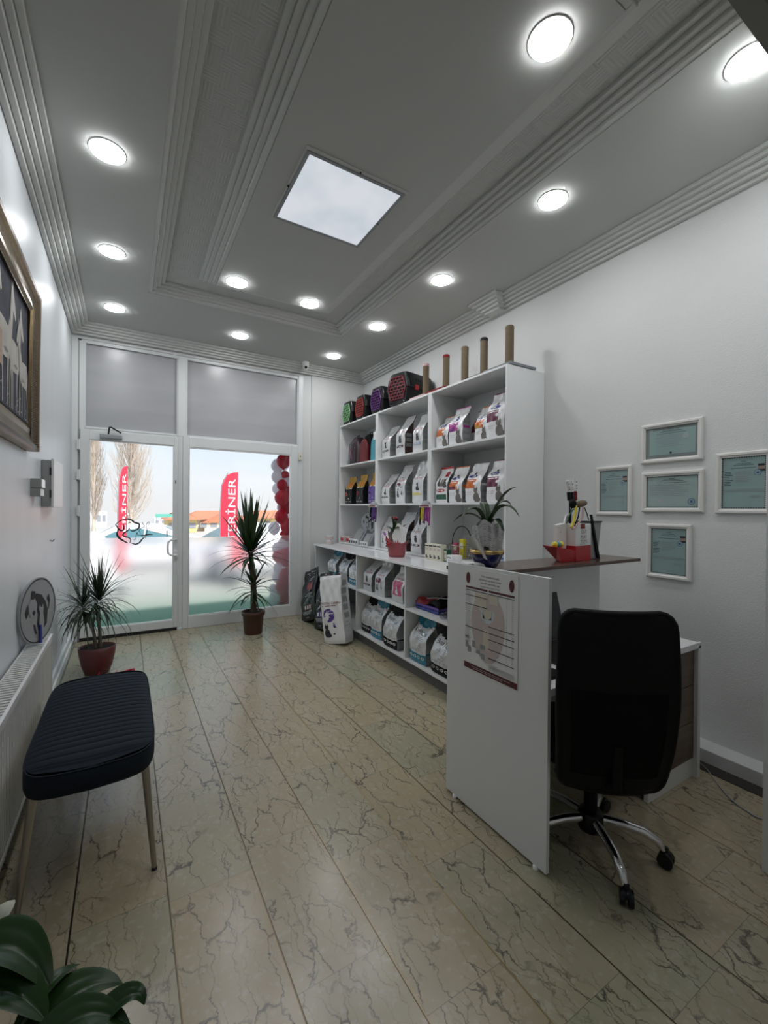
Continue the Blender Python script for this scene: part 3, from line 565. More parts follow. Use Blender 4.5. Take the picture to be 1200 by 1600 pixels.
for y_ in (yb-.05, ya+.08): MB().tube([(-.42, y_, za), (-.42, y_, .0)], .009, 'white', 8).build('pipe', ra, True)

def animal_sign(root, r_, th_=.012):
    """round plaque lying in local xz plane, facing -y, centre at 0,0,r_"""
    MB().add([(r_*cos(2*pi*k/48), s*th_, r_+r_*sin(2*pi*k/48)) for s in (0, 1) for k in range(48)], [tuple(range(48)), tuple(range(48, 96))[::-1]]+[((k+1) % 48, k, 48+k, 48+(k+1) % 48) for k in range(48)], 'disc').build('plaque', root)
    g = MB()
    vs = [(q_*r_*cos(2*pi*k/48), -.0008, r_+q_*r_*sin(2*pi*k/48)) for q_ in (.93, .965) for k in range(48)]; g.add(vs, [(k, (k+1) % 48, 48+(k+1) % 48, 48+k) for k in range(48)], 'ink')
    def P(pts, m, d=.0012): g.add([(a*r_, -d, r_+b*r_) for a, b in pts], [tuple(range(len(pts)))], m)
    P([(-.35, .42), (-.15, .55), (.15, .45), (.38, .2), (.5, -.1), (.45, -.5), (.3, -.6), (.0, -.62), (-.1, -.4), (-.05, -.1), (-.2, .1)], 'ink')       # back and body
    P([(-.55, .30), (-.40, .42), (-.22, .40), (-.10, .22), (-.12, -.02), (-.28, -.16), (-.44, -.12), (-.52, .05)], 'disc', .002)       # dog face
    P([(-.42, .42), (-.40, .66), (-.22, .62), (-.20, .44), (-.3, .38)], 'ink', .0026); P([(-.60, .30), (-.72, .05), (-.66, -.12), (-.55, .02)], 'ink', .0026)
    P([(-.38, .0), (-.28, .06), (-.20, -.02), (-.28, -.10)], 'ink', .003)
    P([(-.02, .05), (.03, .18), (.08, .08), (.16, .08), (.20, .18), (.24, .02), (.22, -.12), (.28, -.4), (.24, -.68), (.02, -.68), (.0, -.35), (.04, -.1)], 'disc', .0034)   # cat
    P([(.45, .28), (.55, .42), (.62, .2), (.55, -.05), (.48, -.1), (.55, .15)], 'ink', .0026); P([(-.3, -.35), (-.2, -.4), (-.12, -.7), (-.2, -.66)], 'ink', .0026)
    g.build('dog_and_cat_emblem', root)
ds = thing('round_plaque', 'large round grey dog and cat plaque leaning on radiator against left wall', 'sign', (-.412, 3.03, .632), rz=R(72))
animal_sign(ds, .182)
MB().hexa([(-.008, -.014, .0), (.008, -.014, .0), (.008, -.006, 0), (-.008, -.006, 0), (-.004, -.01, .10), (.012, -.01, .10), (.012, -.004, .10), (-.004, -.004, .10)], 'blue').build('stand', ds)

# ------------------------------------------------------------ bench
be = thing('upholstered_bench', 'dark navy channel-stitched bench with slim brass legs by the radiator', 'bench', (-.105, 2.36, 0))
hx, hy = .215, .475
def seat_out(t_):  # superellipse outline
    c, s_ = cos(t_), sin(t_); e_ = 2/7
    x_ = hx*math.copysign(abs(c)**e_, c); y_ = hy*math.copysign(abs(s_)**e_, s_)
    y_ += -.035*(1-(x_/hx)**2)*(1 if s_ < 0 else -1) if abs(y_) > hy*.7 else 0
    return x_, y_
NT = 96
g = MB(); vs = []; fs = []
prof = [(.90, .368), (.985, .374), (1.0, .39), (1.0, .435), (.99, .448), (.975, .455)]
for a, z in prof:
    for k in range(NT): x_, y_ = seat_out(2*pi*k/NT); vs.append((x_*a, y_*a, z))
for i in range(len(prof)-1):
    for k in range(NT): fs.append((i*NT+k, i*NT+(k+1) % NT, (i+1)*NT+(k+1) % NT, (i+1)*NT+k))
fs.append(tuple(range(NT))[::-1])
g.add(vs, fs, 'fabric_seat', True)
# top with channels running across the seat
def top(u, v):
    a = -1+2*u; b = -1+2*v
    y_ = b*hy*.975; 
    lim = hx*.975*(1-abs(b)**7)**(1/7) if abs(b) < 1 else 0
    x_ = a*lim; yy = y_+(-.034*(1-a*a)*(1 if b < 0 else -1) if abs(b) > .7 else 0)*(abs(b)-.7)/.3 if abs(b) > .7 else y_
    ch_ = abs(sin(pi*v*22))**.35
    return (x_, yy, .455+.012*(1-a**4)*(1-b**6)+.008*ch_*(1-a**8)*(1 if abs(b) < .93 else 0))
g.grid(top, 16, 264, 'fabric_seat')
g.build('seat', be)
MB().tube([(seat_out(2*pi*k/NT)[0]*.985, seat_out(2*pi*k/NT)[1]*.985, .4535) for k in range(NT+1)], .0035, 'fabric_seat', 6).build('piping', be)
for sx_, sy_ in ((1, -1), (-1, -1), (1, 1), (-1, 1)):
    l_ = MB().tube([(sx_*.175, sy_*.40, .37), (sx_*.205, sy_*.497, .006)], [.015, .0095], 'leg_metal', 12).build('leg', be)
    MB().lathe([(.0105, 0), (.0105, .008), (.008, .010)], (sx_*.2055, sy_*.499, 0), 'rubber', 10).build('foot_cap', l_)

# ------------------------------------------------------------ plants
def strap_plant(mb, c, n, L0, L1, w, el0, el1, droop, m, tw=.3, zr=.04):
    for i in range(n):
        az = 2*pi*(i*.381966)+rnd.uniform(-.2, .2); f_ = i/n
        el = el0+(el1-el0)*f_+rnd.uniform(-.12, .12); Ln = rnd.uniform(L0, L1)
        mb.leaf((c[0]+.01*cos(az), c[1]+.01*sin(az), c[2]+zr*(f_-.5)*2), az, el, Ln, w*rnd.uniform(.8, 1.15), droop*rnd.uniform(.6, 1.3)*(1.3-max(0, el)), m, twist=rnd.uniform(-tw, tw))
p1 = thing('potted_yucca', 'tall leafy plant with thick trunk in brown pot before the shop window', 'plant', (1.225, 4.86, 0))
MB().lathe([(.0001, .0), (.095, .0), (.098, .01), (.112, .20), (.125, .205), (.127, .245), (.118, .248), (.112, .215), (.0001, .213)], (0, 0, 0), 'pot_brown', 36).build('pot', p1)
MB().lathe([(.0001, .222), (.112, .220)], (0, 0, 0), 'soil', 24).build('soil', p1)
g = MB(); pts = [(0, 0, .2), (.004, 0, .4), (-.002, 0, .6), (-.02, 0, .75), (-.035, .0, .90)]
pp = []; rs = []
for i in range(40):
    u = i/39*4; k = min(int(u), 3); f_ = u-k; a, b = Vector(pts[k]), Vector(pts[k+1]); pp.append(a.lerp(b, f_)); rs.append((.036-.012*i/39)*(1.06 if i % 2 else .95))
g.tube(pp, rs, 'bark', 12); g.tube([(-.01, 0, .66), (-.05, -.02, .72), (-.065, -.02, .78)], [.014, .013, .011], 'bark', 8); g.build('trunk', p1)
g = MB()
strap_plant(g, (-.035, 0, .90), 60, .26, .50, .050, -.3, 1.2, 1.0, 'leaf', zr=.07)
strap_plant(g, (-.035, 0, .96), 46, .40, .62, .062, .95, 1.5, .22, 'leaf', zr=.06)
g.build('leaf_crown', p1)
g = MB(); strap_plant(g, (-.005, -.01, .50), 34, .22, .42, .042, -.5, 1.1, 1.3, 'leaf', zr=.09); g.leaf((-.02, 0, .45), pi, -.9, .3, .02, 1, 'leaf'); g.build('side_shoot', p1)
p2 = thing('potted_dracaena', 'small spiky arching plant in plum-red pot beside the door', 'plant', (-.20, 4.32, 0))
MB().lathe([(.0001, .0), (.078, .0), (.085, .008), (.105, .07), (.122, .16), (.128, .225), (.124, .226), (.118, .205), (.0001, .200)], (0, 0, 0), 'pot_plum', 40, sx=1.06, sy=.86).build('pot', p2)
MB().lathe([(.0001, .214), (.119, .211)], (0, 0, 0), 'soil', 24, sx=1.06, sy=.86).build('soil', p2)
MB().tube([(.02, 0, .20), (.018, 0, .35), (-.012, 0, .58)], [.014, .013, .011], 'bark_grey', 10).build('stem', p2)
MB().tube([(-.01, -.01, .20), (-.022, -.01, .33), (-.035, -.01, .40)], [.013, .012, .010], 'bark_grey', 10).tube([(-.035, -.01, .40), (-.085, -.02, .47), (-.10, -.02, .55)], .009, 'bark_grey', 8).tube([(-.035, -.01, .40), (-.02, .0, .47)], .009, 'bark_grey', 8).build('stem', p2)
g = MB()
strap_plant(g, (.01, 0, .60), 110, .22, .44, .017, -.6, 1.4, 2.1, 'leaf_thin', zr=.06)
strap_plant(g, (-.10, -.02, .56), 80, .20, .38, .016, -.7, 1.2, 2.3, 'leaf_thin', zr=.05)
g.v = [(max(x_, XL+.012+.20), y_, z_) for x_, y_, z_ in g.v]; g.build('leaf_crown', p2)
tr = thing('red_dustpan', 'shiny red plastic dustpan with loop handle on floor by plum-red pot', 'dustpan', (-.10, 4.12, 0), rz=R(-4))
MB().box(-.085, .035, -.03, .09, .002, .010, 'red').box(-.085, .035, -.038, -.03, .002, .045, 'red').box(-.09, -.083, -.038, .09, .002, .04, 'red').box(.033, .040, -.038, .09, .002, .04, 'red').build('pan', tr, bev=.002)
MB().tube([(.04, -.01, .025), (.14, -.02, .04), (.165, -.005, .045), (.165, .02, .045), (.14, .03, .04), (.04, .02, .025)], .008, 'red', 8).build('handle', tr)
# peace lily in the foreground
pl_ = thing('peace_lily', 'glossy dark green peace lily with white flower in left foreground', 'plant', (-.26, .93, 0))
MB().lathe([(.0001, 0), (.075, 0), (.10, .16), (.105, .17), (.098, .17), (.09, .15), (.0001, .15)], (0, 0, 0), 'white', 28).build('pot', pl_)
def broad(mb, tip_dir, base, L_, w, droop, m='leaf_lily', el=.8, n=12, wave=.012):
    p = Vector(base); az = tip_dir; d = Vector((cos(az)*cos(el), sin(az)*cos(el), sin(el))); side = Vector((-sin(az), cos(az), 0)); st = L_/n
    rows = []
    for i in range(n+1):
        t_ = i/n; ww = w*.5*(sin(pi*min(1, t_**.75*1.0))**.75 if 0 < i < n else .02)*(1-.25*t_)
        nn = side.cross(d).normalized(); r_ = []
        for j in range(-4, 5):
            a = j/4; r_.append(p+side*ww*a+nn*(abs(a)**1.3*ww*.38+wave*sin(7*t_+3*a)*abs(a)+.0035*sin(22*t_-5*abs(a))*(1-abs(abs(a)-.5))))
        rows.append(r_); p = p+d*st; d = (d+Vector((0, 0, -droop/n*(.3+1.5*t_)))).normalized()
    vs = [q_ for r_ in rows for q_ in r_]; fs = [(i*9+j, i*9+j+1, i*9+j+10, i*9+j+9) for i in range(n) for j in range(8)]
    mb.add(vs, fs, m, True)
def curved_leaf(mb, P0, P1, P2, w, m, n=14, cup=.30, wave=.05):
    """broad leaf along a quadratic curve, lying roughly level across"""
    P0, P1, P2 = map(Vector, (P0, P1, P2)); C_ = P1*2-(P0+P2)*.5; rows = []
    for i in range(n+1):
        t_ = i/n; p = P0*(1-t_)**2+C_*2*t_*(1-t_)+P2*t_*t_; d = ((C_-P0)*(1-t_)+(P2-C_)*t_).normalized()
        side = d.cross(Vector((0, 0, 1))).normalized(); nn = side.cross(d).normalized(); ww = w*.5*(math.sin(pi*min(1, .06+.94*t_**.8))**.8 if i < n else 0)+.0008
        rows.append([p+side*ww*a+nn*ww*(cup*abs(a)**1.4+wave*sin(9*t_+2*a)*abs(a)+.05*cos(5*pi*a)*(1-t_)-.10*math.exp(-(a/.12)**2)) for a in [k_/6 for k_ in range(-6, 7)]])
    mb.add([q_ for r_ in rows for q_ in r_], [(i*13+j, i*13+j+1, i*13+j+14, i*13+j+13) for i in range(n) for j in range(12)], m, True)
ox, oy = -.24, .98
pl_.location = (ox, oy, 0)
for w, A, B_, C_ in ((.12, (-.36, 1.374, .291), (-.24, 1.338, .339), (-.143, 1.244, .263)), (.05, (-.22, 1.232, .192), (-.156, 1.252, .27), (-.092, 1.306, .244)),
                     (.11, (-.197, 1.159, .188), (-.105, 1.221, .249), (-.001, 1.228, .218)), (.06, (-.14, 1.125, .175), (-.009, 1.14, .265), (.042, 1.121, .247)), (.09, (-.186, 1.094, .192), (-.099, 1.147, .268), (.015, 1.091, .246)),
                     (.13, (-.342, 1.304, .19), (-.247, 1.283, .292), (-.142, 1.185, .249)), (.12, (-.36, 1.05, .2), (-.36, 1.2, .33), (-.33, 1.33, .28)), (.12, (-.2, .9, .2), (-.05, .95, .33), (.08, .92, .28)), (.12, (-.25, .85, .2), (-.2, .72, .33), (-.15, .62, .27)), (.12, (-.33, .9, .2), (-.38, .78, .33), (-.41, .68, .30))):
    sh_ = Vector((-ox, -oy, 0)); g = MB(); curved_leaf(g, Vector(A)+sh_, Vector(B_)+sh_, Vector(C_)+sh_, w, 'leaf_lily'); a_ = Vector(A)+sh_
    g.tube([(0, 0, .14), (a_.x*.5, a_.y*.5, .16), a_], .004, 'leaf_lily', 6); g.build('leaf', pl_)
g = MB().tube([(0, 0, .15), (-.04, .25, .22), (-.06, .44, .25)], .004, 'leaf_lily', 6)
curved_leaf(g, Vector((-.06, .445, .245)), Vector((-.034, .457, .321)), Vector((-.006, .485, .352)), .08, 'spathe', cup=.5); g.tube([(-.055, .46, .26), (-.045, .465, .33)], .006, 'cream', 8); g.build('flower', pl_)

# ------------------------------------------------------------ wall shelving and lower cabinet
sh = thing('shelving_unit', 'tall white open shelving unit with nine compartments on right wall', 'shelf', (2.67, 3.8, .93))
XS = 2.462; YS0, YS1 = 2.318, 5.285
MB().box(XS, 2.885, YS0, YS0+.018, .935, 2.50, 'lam').build('side_panel', sh, True, bev=.0015)
MB().box(XS, 2.885, YS1-.018, YS1, .935, 2.50, 'lam').build('side_panel', sh, True, bev=.0015)
for yc in (3.282, 4.285):
    MB().box(XS, 2.87, yc-.028, yc-.001, .935, 2.482, 'lam').build('divider', sh, True, bev=.0015)
    MB().box(XS, 2.87, yc+.001, yc+.028, .935, 2.482, 'lam').build('divider', sh, True, bev=.0015)
BAYS = ((YS0+.018, 3.254), (3.310, 4.257), (4.313, YS1-.018))
for a, b in BAYS:
    for z in (1.437, 1.948): MB().box(XS+.001, 2.87, a, b, z, z+.018, 'lam').build('shelf', sh, True, bev=.0015)
    MB().box(XS+.001, 2.87, a, b, .935, .953, 'lam').build('shelf', sh, True, bev=.0015)
MB().box(XS, 2.885, YS0+.018, YS1-.018, 2.482, 2.50, 'lam').build('top_panel', sh, True, bev=.0015)
MB().box(2.87, 2.885, YS0+.018, YS1-.018, .935, 2.482, 'lam').build('back_panel', sh, True)
def FX(y): return 2.035+.030*(y-2.4)
ca = thing('counter_cabinet', 'low white open cabinet with counter top under the shelving unit', 'cabinet', (2.45, 3.8, 0))
def slab(y0, y1, z0, z1, m, xo=0, xb=2.885): return MB().hexa([(FX(y0)+xo, y0, z0), (xb, y0, z0), (xb, y1, z0), (FX(y1)+xo, y1, z0), (FX(y0)+xo, y0, z1), (xb, y0, z1), (xb, y1, z1), (FX(y1)+xo, y1, z1)], m)
slab(2.32, 5.30, .912, .932, 'lam_gloss', -.012).build('counter_top', ca, True, bev=.0015)
for y in (5.262, 4.024, 3.060, 2.435): slab(y, y+.018, .12, .912, 'lam').build('divider', ca, True, bev=.0015)
slab(2.435, 5.28, .102, .120, 'lam', -.001).build('bottom_shelf', ca, True, bev=.0015)
for a, b in ((2.453, 3.06), (3.078, 4.024), (4.042, 5.262)): slab(a, b, .532, .550, 'lam', .002).build('shelf', ca, True, bev=.0015)
MB().box(2.865, 2.885, 2.435, 5.28, .12, .912, 'lam').build('back_panel', ca, True)
slab(2.46, 5.27, 0, .10, 'lam_grey', .045, 2.2).build('plinth', ca, True)
slab(2.405, 2.430, 0, .910, 'wood_front', -.035).build('end_panel', ca, True)

# ------------------------------------------------------------ pet food bags
def bag(name, w, d, h, style, loc, rz=-90, label='', group=None, lean=.04, tilt=(0, 0), seed=0, boxy=False):
    """style: dict(front=fn(u,t)->material, side, top, extras=fn(mb, surf))"""
    r_ = random.Random(seed+int(w*1000)+int(h*997)); ph = [r_.uniform(0, 6.28) for _ in range(6)]
    flat = .80
    def D_(t):
        if t < .04: return d/2*(.86+.14*t/.04)
        if boxy: return d/2*(1-.18*max(0, (t-.6)/.4)) if t < .985 else d/2*.70
        if t < .50: return d/2*(1+.05*sin(pi*t/.5))
        if t < flat: q_ = (t-.50)/(flat-.50); return d/2*(1-q_**1.5)+.006*q_
        return .004
    def W_(t): return w/2*((.94+.06*min(1, t/.06)) - .02*sin(pi*min(1, t/.8)) + (.02 if t > .8 else 0))
    def off(t): return lean*max(0, (t-.45)/.55)**1.4
    def wr(u, t): return (.0035*sin(9*u+14*t+ph[0])+.0025*sin(23*t-6*u+ph[1])+.002*sin(31*u+ph[2]+9*t))*min(1, t*2)*(w/.2)
    def front(u, t):   # u -1..1
        return (u*W_(t), -D_(t)*(1-.10*abs(u)**3)+off(t)+wr(u, t), t*h)
    def back(u, t): return (u*W_(t), D_(t)*(1-.1*abs(u)**3)+off(t), t*h)
    def side(s_, t, sg):
        gus = .16*math.exp(-((t-.68)/.18)**2)
        return (sg*W_(t)*(1-gus*(1-s_*s_)), s_*D_(t)*.9+off(t)+(wr(sg, t)*(1-s_)/2), t*h)
    mb = MB(); NV = 34
    mb.grid(lambda u, v: front(-1+2*u, v), 18, NV, lambda u, v: style['front'](-1+2*u, v))
    mb.grid(lambda u, v: side(-1+2*u, v, 1), 6, NV, lambda u, v: style['side'](-1+2*u, v))
    mb.grid(lambda u, v: back(1-2*u, v), 4, NV, lambda u, v: style['top'] if v > .75 else style['side'](0, .01))
    mb.grid(lambda u, v: side(1-2*u, v, -1), 6, NV, lambda u, v: style['side'](1-2*u, v))
    mb.add([front(-1, 0), front(1, 0), back(1, 0), back(-1, 0)], [(0, 3, 2, 1)], style['side'](0, .01))
    def F_(x, y, dd=.0015):     # local metres on the front -> surface
        u = max(-1, min(1, x/(w/2))); t = max(0, min(1, y/h)); p = front(u, t); return (x if abs(x) < w/2 else p[0], p[1]-dd, p[2])
    def S_(s_, t, dd=.0015): p = side(s_, t, 1); return (p[0]+dd, p[1], p[2])
    if 'extras' in style: style['extras'](mb, F_, w, h, S_)
    ob = mb.build(name)
    ob.location = loc; ob.rotation_euler = (R(tilt[0]), R(tilt[1]), R(rz)); ob.rotation_mode = 'XYZ'
    tag(ob, label, 'bag', group)
    return ob
def blob(mb, F_, cx_, cz, rx, rz_, m, dd=.0022, n=14, rows=1):
    vs = [F_(cx_, cz, dd)]+[F_(cx_+rx*cos(2*pi*k/n), cz+rz_*sin(2*pi*k/n), dd) for k in range(n)]
    mb.add(vs, [(0, 1+k, 1+(k+1) % n) for k in range(n)], m)
def quad(mb, F_, x0, x1, z0, z1, m, dd=.0018, n=4):
    for i in range(n):
        a = x0+(x1-x0)*i/n; b = x0+(x1-x0)*(i+1)/n
        for j in range(3):
            c = z0+(z1-z0)*j/3; e_ = z0+(z1-z0)*(j+1)/3
            mb.add([F_(a, c, dd), F_(b, c, dd), F_(b, e_, dd), F_(a, e_, dd)], [(0, 1, 2, 3)], m)
def txt(mb, F_, s_, x, z, w, m, dd=.003, h=None): mb.text(s_, lambda a, b: F_(x+a, z+b, dd), w=w, h=h, m=m)
def animal(mb, F_, x, z, s_, m, dd=.0026):    # sitting animal silhouette
    blob(mb, F_, x, z+.30*s_, .26*s_, .32*s_, m, dd); blob(mb, F_, x+.12*s_, z+.14*s_, .26*s_, .16*s_, m, dd); blob(mb, F_, x-.05*s_, z+.72*s_, .17*s_, .16*s_, m, dd)
    for q_ in (-.15, .05): mb.add([F_(x+q_*s_-.06*s_, z+.80*s_, dd), F_(x+q_*s_+.08*s_, z+.80*s_, dd), F_(x+q_*s_+.0*s_, z+1.0*s_, dd)], [(0, 1, 2)], m)
def vet(bar, word='ROYAL CANIN', anim='cat_dark', side='bag_grey', half=None):
    def ex(mb, F_, w, h, S_):
        txt(mb, F_, word, 0, h*.60, w*.66, 'red'); quad(mb, F_, -w*.36, w*.36, h*.565, h*.570, 'red')
        blob(mb, F_, 0, h*.66, w*.08, h*.018, 'ink_grey')
        if half: 
            blob(mb, F_, -w*.12, h*.44, w*.28, h*.085, half); quad(mb, F_, -w*.42, w*.2, h*.355, h*.44, 'silver', .0024); txt(mb, F_, 'CAT', -w*.12, h*.46, w*.25, 'white', .004)
            animal(mb, F_, -w*.2, h*.16, h*.17, anim); animal(mb, F_, w*.2, h*.22, h*.10, anim)
        else:
            animal(mb, F_, 0, h*.30, h*.20, anim)
            quad(mb, F_, -w*.40, w*.36, h*.19, h*.245, bar); quad(mb, F_, -w*.3, w*.26, h*.212, h*.224, 'bag_white', .0024)
        for j, z in enumerate((.20, .32, .44)):
            mb.add([S_(-.7, z), S_(.7, z), S_(.7, z+.09), S_(-.7, z+.09)], [(0, 1, 2, 3)], 'bag_grey2')
    return dict(front=lambda u, t: 'silver', side=lambda s_, t: side, top='silver', extras=ex)
def diet(colr, colr2=None, cat='cat_grey', seal=None):
    colr2 = colr2 or colr; seal = seal or colr
    def fr(u, t): 
        if t > .965: return seal
        if .36 < t < .58+.02*(1-u*u) and u < .38: return colr2 if (t < .44 and u < -.1) else colr
        return 'bag_white'
    def ex(mb, F_, w, h, S_):
        blob(mb, F_, -w*.12, h*.665, w*.27, h*.042, 'blue'); txt(mb, F_, "Hill's", -w*.12, h*.665, w*.34, 'white', .004); blob(mb, F_, -w*.06, h*.735, w*.07, h*.03, 'cat_dark', .003, 6)
        quad(mb, F_, -w*.42, w*.1, h*.545, h*.56, 'bag_white', .0024)
        blob(mb, F_, w*.12, h*.47, w*.07, h*.035, 'bag_white', .0026); quad(mb, F_, -w*.38, w*.0, h*.25, h*.262, 'ink_lt'); quad(mb, F_, -w*.38, -w*.06, h*.20, h*.21, 'ink_lt')
        animal(mb, F_, w*.24, h*.02, h*.38, cat)
        for z, mm_ in ((.10, 'bag_grey2'), (.26, 'bag_grey2'), (.42, seal), (.54, 'bag_grey2')): mb.add([S_(-.8, z), S_(.8, z), S_(.8, z+.06), S_(-.8, z+.06)], [(0, 1, 2, 3)], mm_)
    return dict(front=fr, side=lambda s_, t: 'bag_grey', top='bag_white', extras=ex)
def goldy(dot):
    def fr(u, t): return 'yellow' if t > .57+.03*u*u and t < .97 else ('bag_white' if .555+.03*u*u < t < .58+.03*u*u else 'black_plastic' if dot != 'violet' else 'violet') if t < .97 else 'yellow'
    def ex(mb, F_, w, h, S_):
        blob(mb, F_, -w*.26, h*.36, w*.16, h*.07, dot); blob(mb, F_, w*.05, h*.70, w*.28, h*.09, 'orange', .002, 7); blob(mb, F_, -w*.26, h*.36, w*.08, h*.035, 'black', .003)
        quad(mb, F_, w*.05, w*.4, h*.08, h*.10, 'ink_lt'); quad(mb, F_, -w*.42, -w*.05, h*.08, h*.10, 'ink_lt'); blob(mb, F_, w*.1, h*.2, w*.05, h*.02, 'bag_white')
    return dict(front=fr, side=lambda s_, t: 'black_plastic' if t < .62 else 'gold_dark', top='yellow', extras=ex)
def litter(colr):
    def fr(u, t): return colr if (t > .82-.06*(1-abs(u)) or t < .25) else 'silver'
    def ex(mb, F_, w, h, S_):
        txt(mb, F_, 'Bonny', -w*.14, h*.69, w*.46, 'ink'); txt(mb, F_, 'Cat', w*.23, h*.66, w*.26, 'teal')
        for i in range(4): blob(mb, F_, -w*.33+i*w*.22, h*.145, w*.085, h*.034, 'bag_white'); blob(mb, F_, -w*.33+i*w*.22, h*.145, w*.045, h*.018, colr, .003)
        quad(mb, F_, -w*.30, w*.32, h*.222, h*.238, 'bag_white', .0022); blob(mb, F_, w*.05, h*.40, w*.15, h*.06, 'ink_lt'); blob(mb, F_, w*.05, h*.40, w*.13, h*.052, 'silver', .003)
        for z, a in ((.52, .2), (.55, .26), (.58, .16)): quad(mb, F_, -w*a+w*.04, w*a+w*.04, h*z, h*(z+.012), 'ink_grey')
        for i in range(7): blob(mb, F_, -w*.36+i*w*.12, h*(.285+.01*(i % 3)), w*.03, h*(.02+.012*(i % 2)), 'ink_lt')
    return dict(front=fr, side=lambda s_, t: 'bag_grey' if .25 < t < .8 else ('bag_grey2' if t < .25 else colr), top=colr, extras=ex)
def darkbag(colr, colr2):
    def fr(u, t): return 'black_plastic'
    def ex(mb, F_, w, h, S_):
        quad(mb, F_, -w*.12, w*.30, h*.60, h*.74, colr); mb.add([F_(-w*.12, h*.60, .002), F_(w*.30, h*.60, .002), F_(w*.10, h*.55, .002)], [(0, 1, 2)], colr)
        quad(mb, F_, -w*.25, w*.3, h*.205, h*.30, colr2)
        for z, a, b in ((.93, -.3, .35), (.89, -.34, .3), (.82, -.1, .3), (.79, -.2, .25), (.50, -.40, .35), (.47, -.36, .2), (.17, -.36, .30), (.145, -.32, .26), (.12, -.3, .2), (.05, -.1, .1)): quad(mb, F_, w*a, w*b, h*z, h*(z+.012), 'ink_lt', n=3)
        mb.add([F_(-w*.35, h*.34, .003), F_(-w*.2, h*.34, .003), F_(w*.38, h*.44, .003), F_(w*.1, h*.44, .003)], [(0, 1, 2, 3)], 'ink_lt'); blob(mb, F_, 0, h*.97, w*.04, h*.01, 'white')
        for i in range(3): quad(mb, F_, -w*.2+i*w*.17, -w*.09+i*w*.17, h*.22, h*.285, 'bag_white', .003, n=2)
    return dict(front=fr, side=lambda s_, t: 'black', top='black_plastic', extras=ex)
def bigbag():
    def ex(mb, F_, w, h, S_):
        txt(mb, F_, 'ROYAL CANIN', 0, h*.60, w*.86, 'red_dk'); quad(mb, F_, -w*.42, w*.46, h*.555, h*.563, 'red_dk')
        blob(mb, F_, -w*.14, h*.42, w*.28, h*.10, 'violet'); quad(mb, F_, -w*.44, w*.16, h*.31, h*.40, 'bag_white', .0026); quad(mb, F_, -w*.30, w*.1, h*.44, h*.455, 'white', .004); txt(mb, F_, 'CAT', -w*.14, h*.48, w*.2, 'white', .004)
        animal(mb, F_, -w*.28, h*.10, h*.20, 'ink'); animal(mb, F_, w*.08, h*.24, h*.08, 'violet'); blob(mb, F_, w*.05, h*.15, w*.05, h*.012, 'ink')
        for z in (.84, .72, .60, .48, .36):
            mb.add([S_(-.55, z), S_(.62, z), S_(.62, z+.075), S_(-.55, z+.075)], [(0, 1, 2, 3)], 'bag_grey'); mb.add([S_(-.55, z+.078), S_(.62, z+.078), S_(.62, z+.085), S_(-.55, z+.085)], [(0, 1, 2, 3)], 'ink_grey')
        for s_, z in ((-.3, .30), (.1, .30), (-.5, .24), (.0, .245), (.4, .25), (-.1, .16)): mb.add([S_(s_, z), S_(s_+.12, z), S_(s_+.12, z+.014), S_(s_, z+.014)], [(0, 1, 2, 3)], 'ink')
    return dict(front=lambda u, t: 'bag_white', side=lambda s_, t: 'silver', top='bag_white', extras=ex)
Z1, Z2, Z3 = 1.966, 1.455, .953
BG = 'pet food bags on the shelving unit'
def B(style, ya, yb, ztop, z, label, x=2.50, d=.10, dx=0, lean=.05, group=BG, rz=-90, name='pet_food_bag', dw=.97, seed=0, tilt=(0, 0)):
    w = (ya-yb)*dw; return bag(name, w, d, ztop-z, style, (x+d/2+dx, (ya+yb)/2, z+.001), rz, label, group, lean, seed=seed, tilt=tilt)
B(vet('brown_dk'), 4.235, 4.06, 2.33, Z1, 'short silver bag with dark stripe, leftmost in top middle compartment', lean=.09)
B(vet('brown_dk', side='brown_dk'), 3.94, 3.76, 2.40, Z1, 'tall silver bag with dark brown side in top middle compartment', lean=.10, seed=2, d=.11)
B(vet('blue_lt'), 3.62, 3.45, 2.36, Z1, 'silver bag with pale blue stripe, rightmost in top middle compartment', lean=.07, seed=3)
B(diet('orange'), 3.235, 3.055, 2.27, Z1, 'white bag with orange block, leftmost in top right compartment', lean=.08, seed=4)
B(diet('magenta', 'purple'), 3.05, 2.86, 2.31, Z1, 'white bag with bright purple block in top right compartment', lean=.05, seed=5)
B(diet('mar', cat='cat_dark'), 2.91, 2.74, 2.28, Z1, 'white bag mostly hidden behind the purple block bag', x=2.64, lean=.05, seed=6)
B(diet('orange', 'yellow'), 2.745, 2.585, 2.27, Z1, 'white bag with orange and yellow block beside tallest maroon bag', lean=.05, seed=7, x=2.53)
B(diet('mar', cat='cat_grey'), 2.58, 2.375, 2.34, Z1, 'tall white bag with maroon block at right end of top shelf', lean=.05, seed=8)
B(goldy('orange'), 5.20, 4.98, 1.81, Z2, 'yellow and black bag with orange ring, leftmost on middle shelf', lean=.03, seed=9, dw=.9)
B(goldy('red'), 4.88, 4.67, 1.82, Z2, 'yellow and black bag with red ring on middle shelf', lean=.03, seed=10, dw=.9)
B(goldy('violet'), 4.56, 4.35, 1.83, Z2, 'yellow and violet bag half hidden by the shelf divider', lean=.03, seed=11, dw=.9)
B(vet('brown_dk'), 4.235, 4.06, 1.79, Z2, 'short silver bag leftmost in the central compartment', lean=.09, seed=12)
B(vet('x', half='mar'), 3.94, 3.75, 1.87, Z2, 'silver bag with maroon half dome in the central compartment', lean=.08, seed=13)
B(vet('yellow2'), 3.62, 3.43, 1.88, Z2, 'tall silver bag with yellow-green stripe in the central compartment', lean=.05, seed=14)
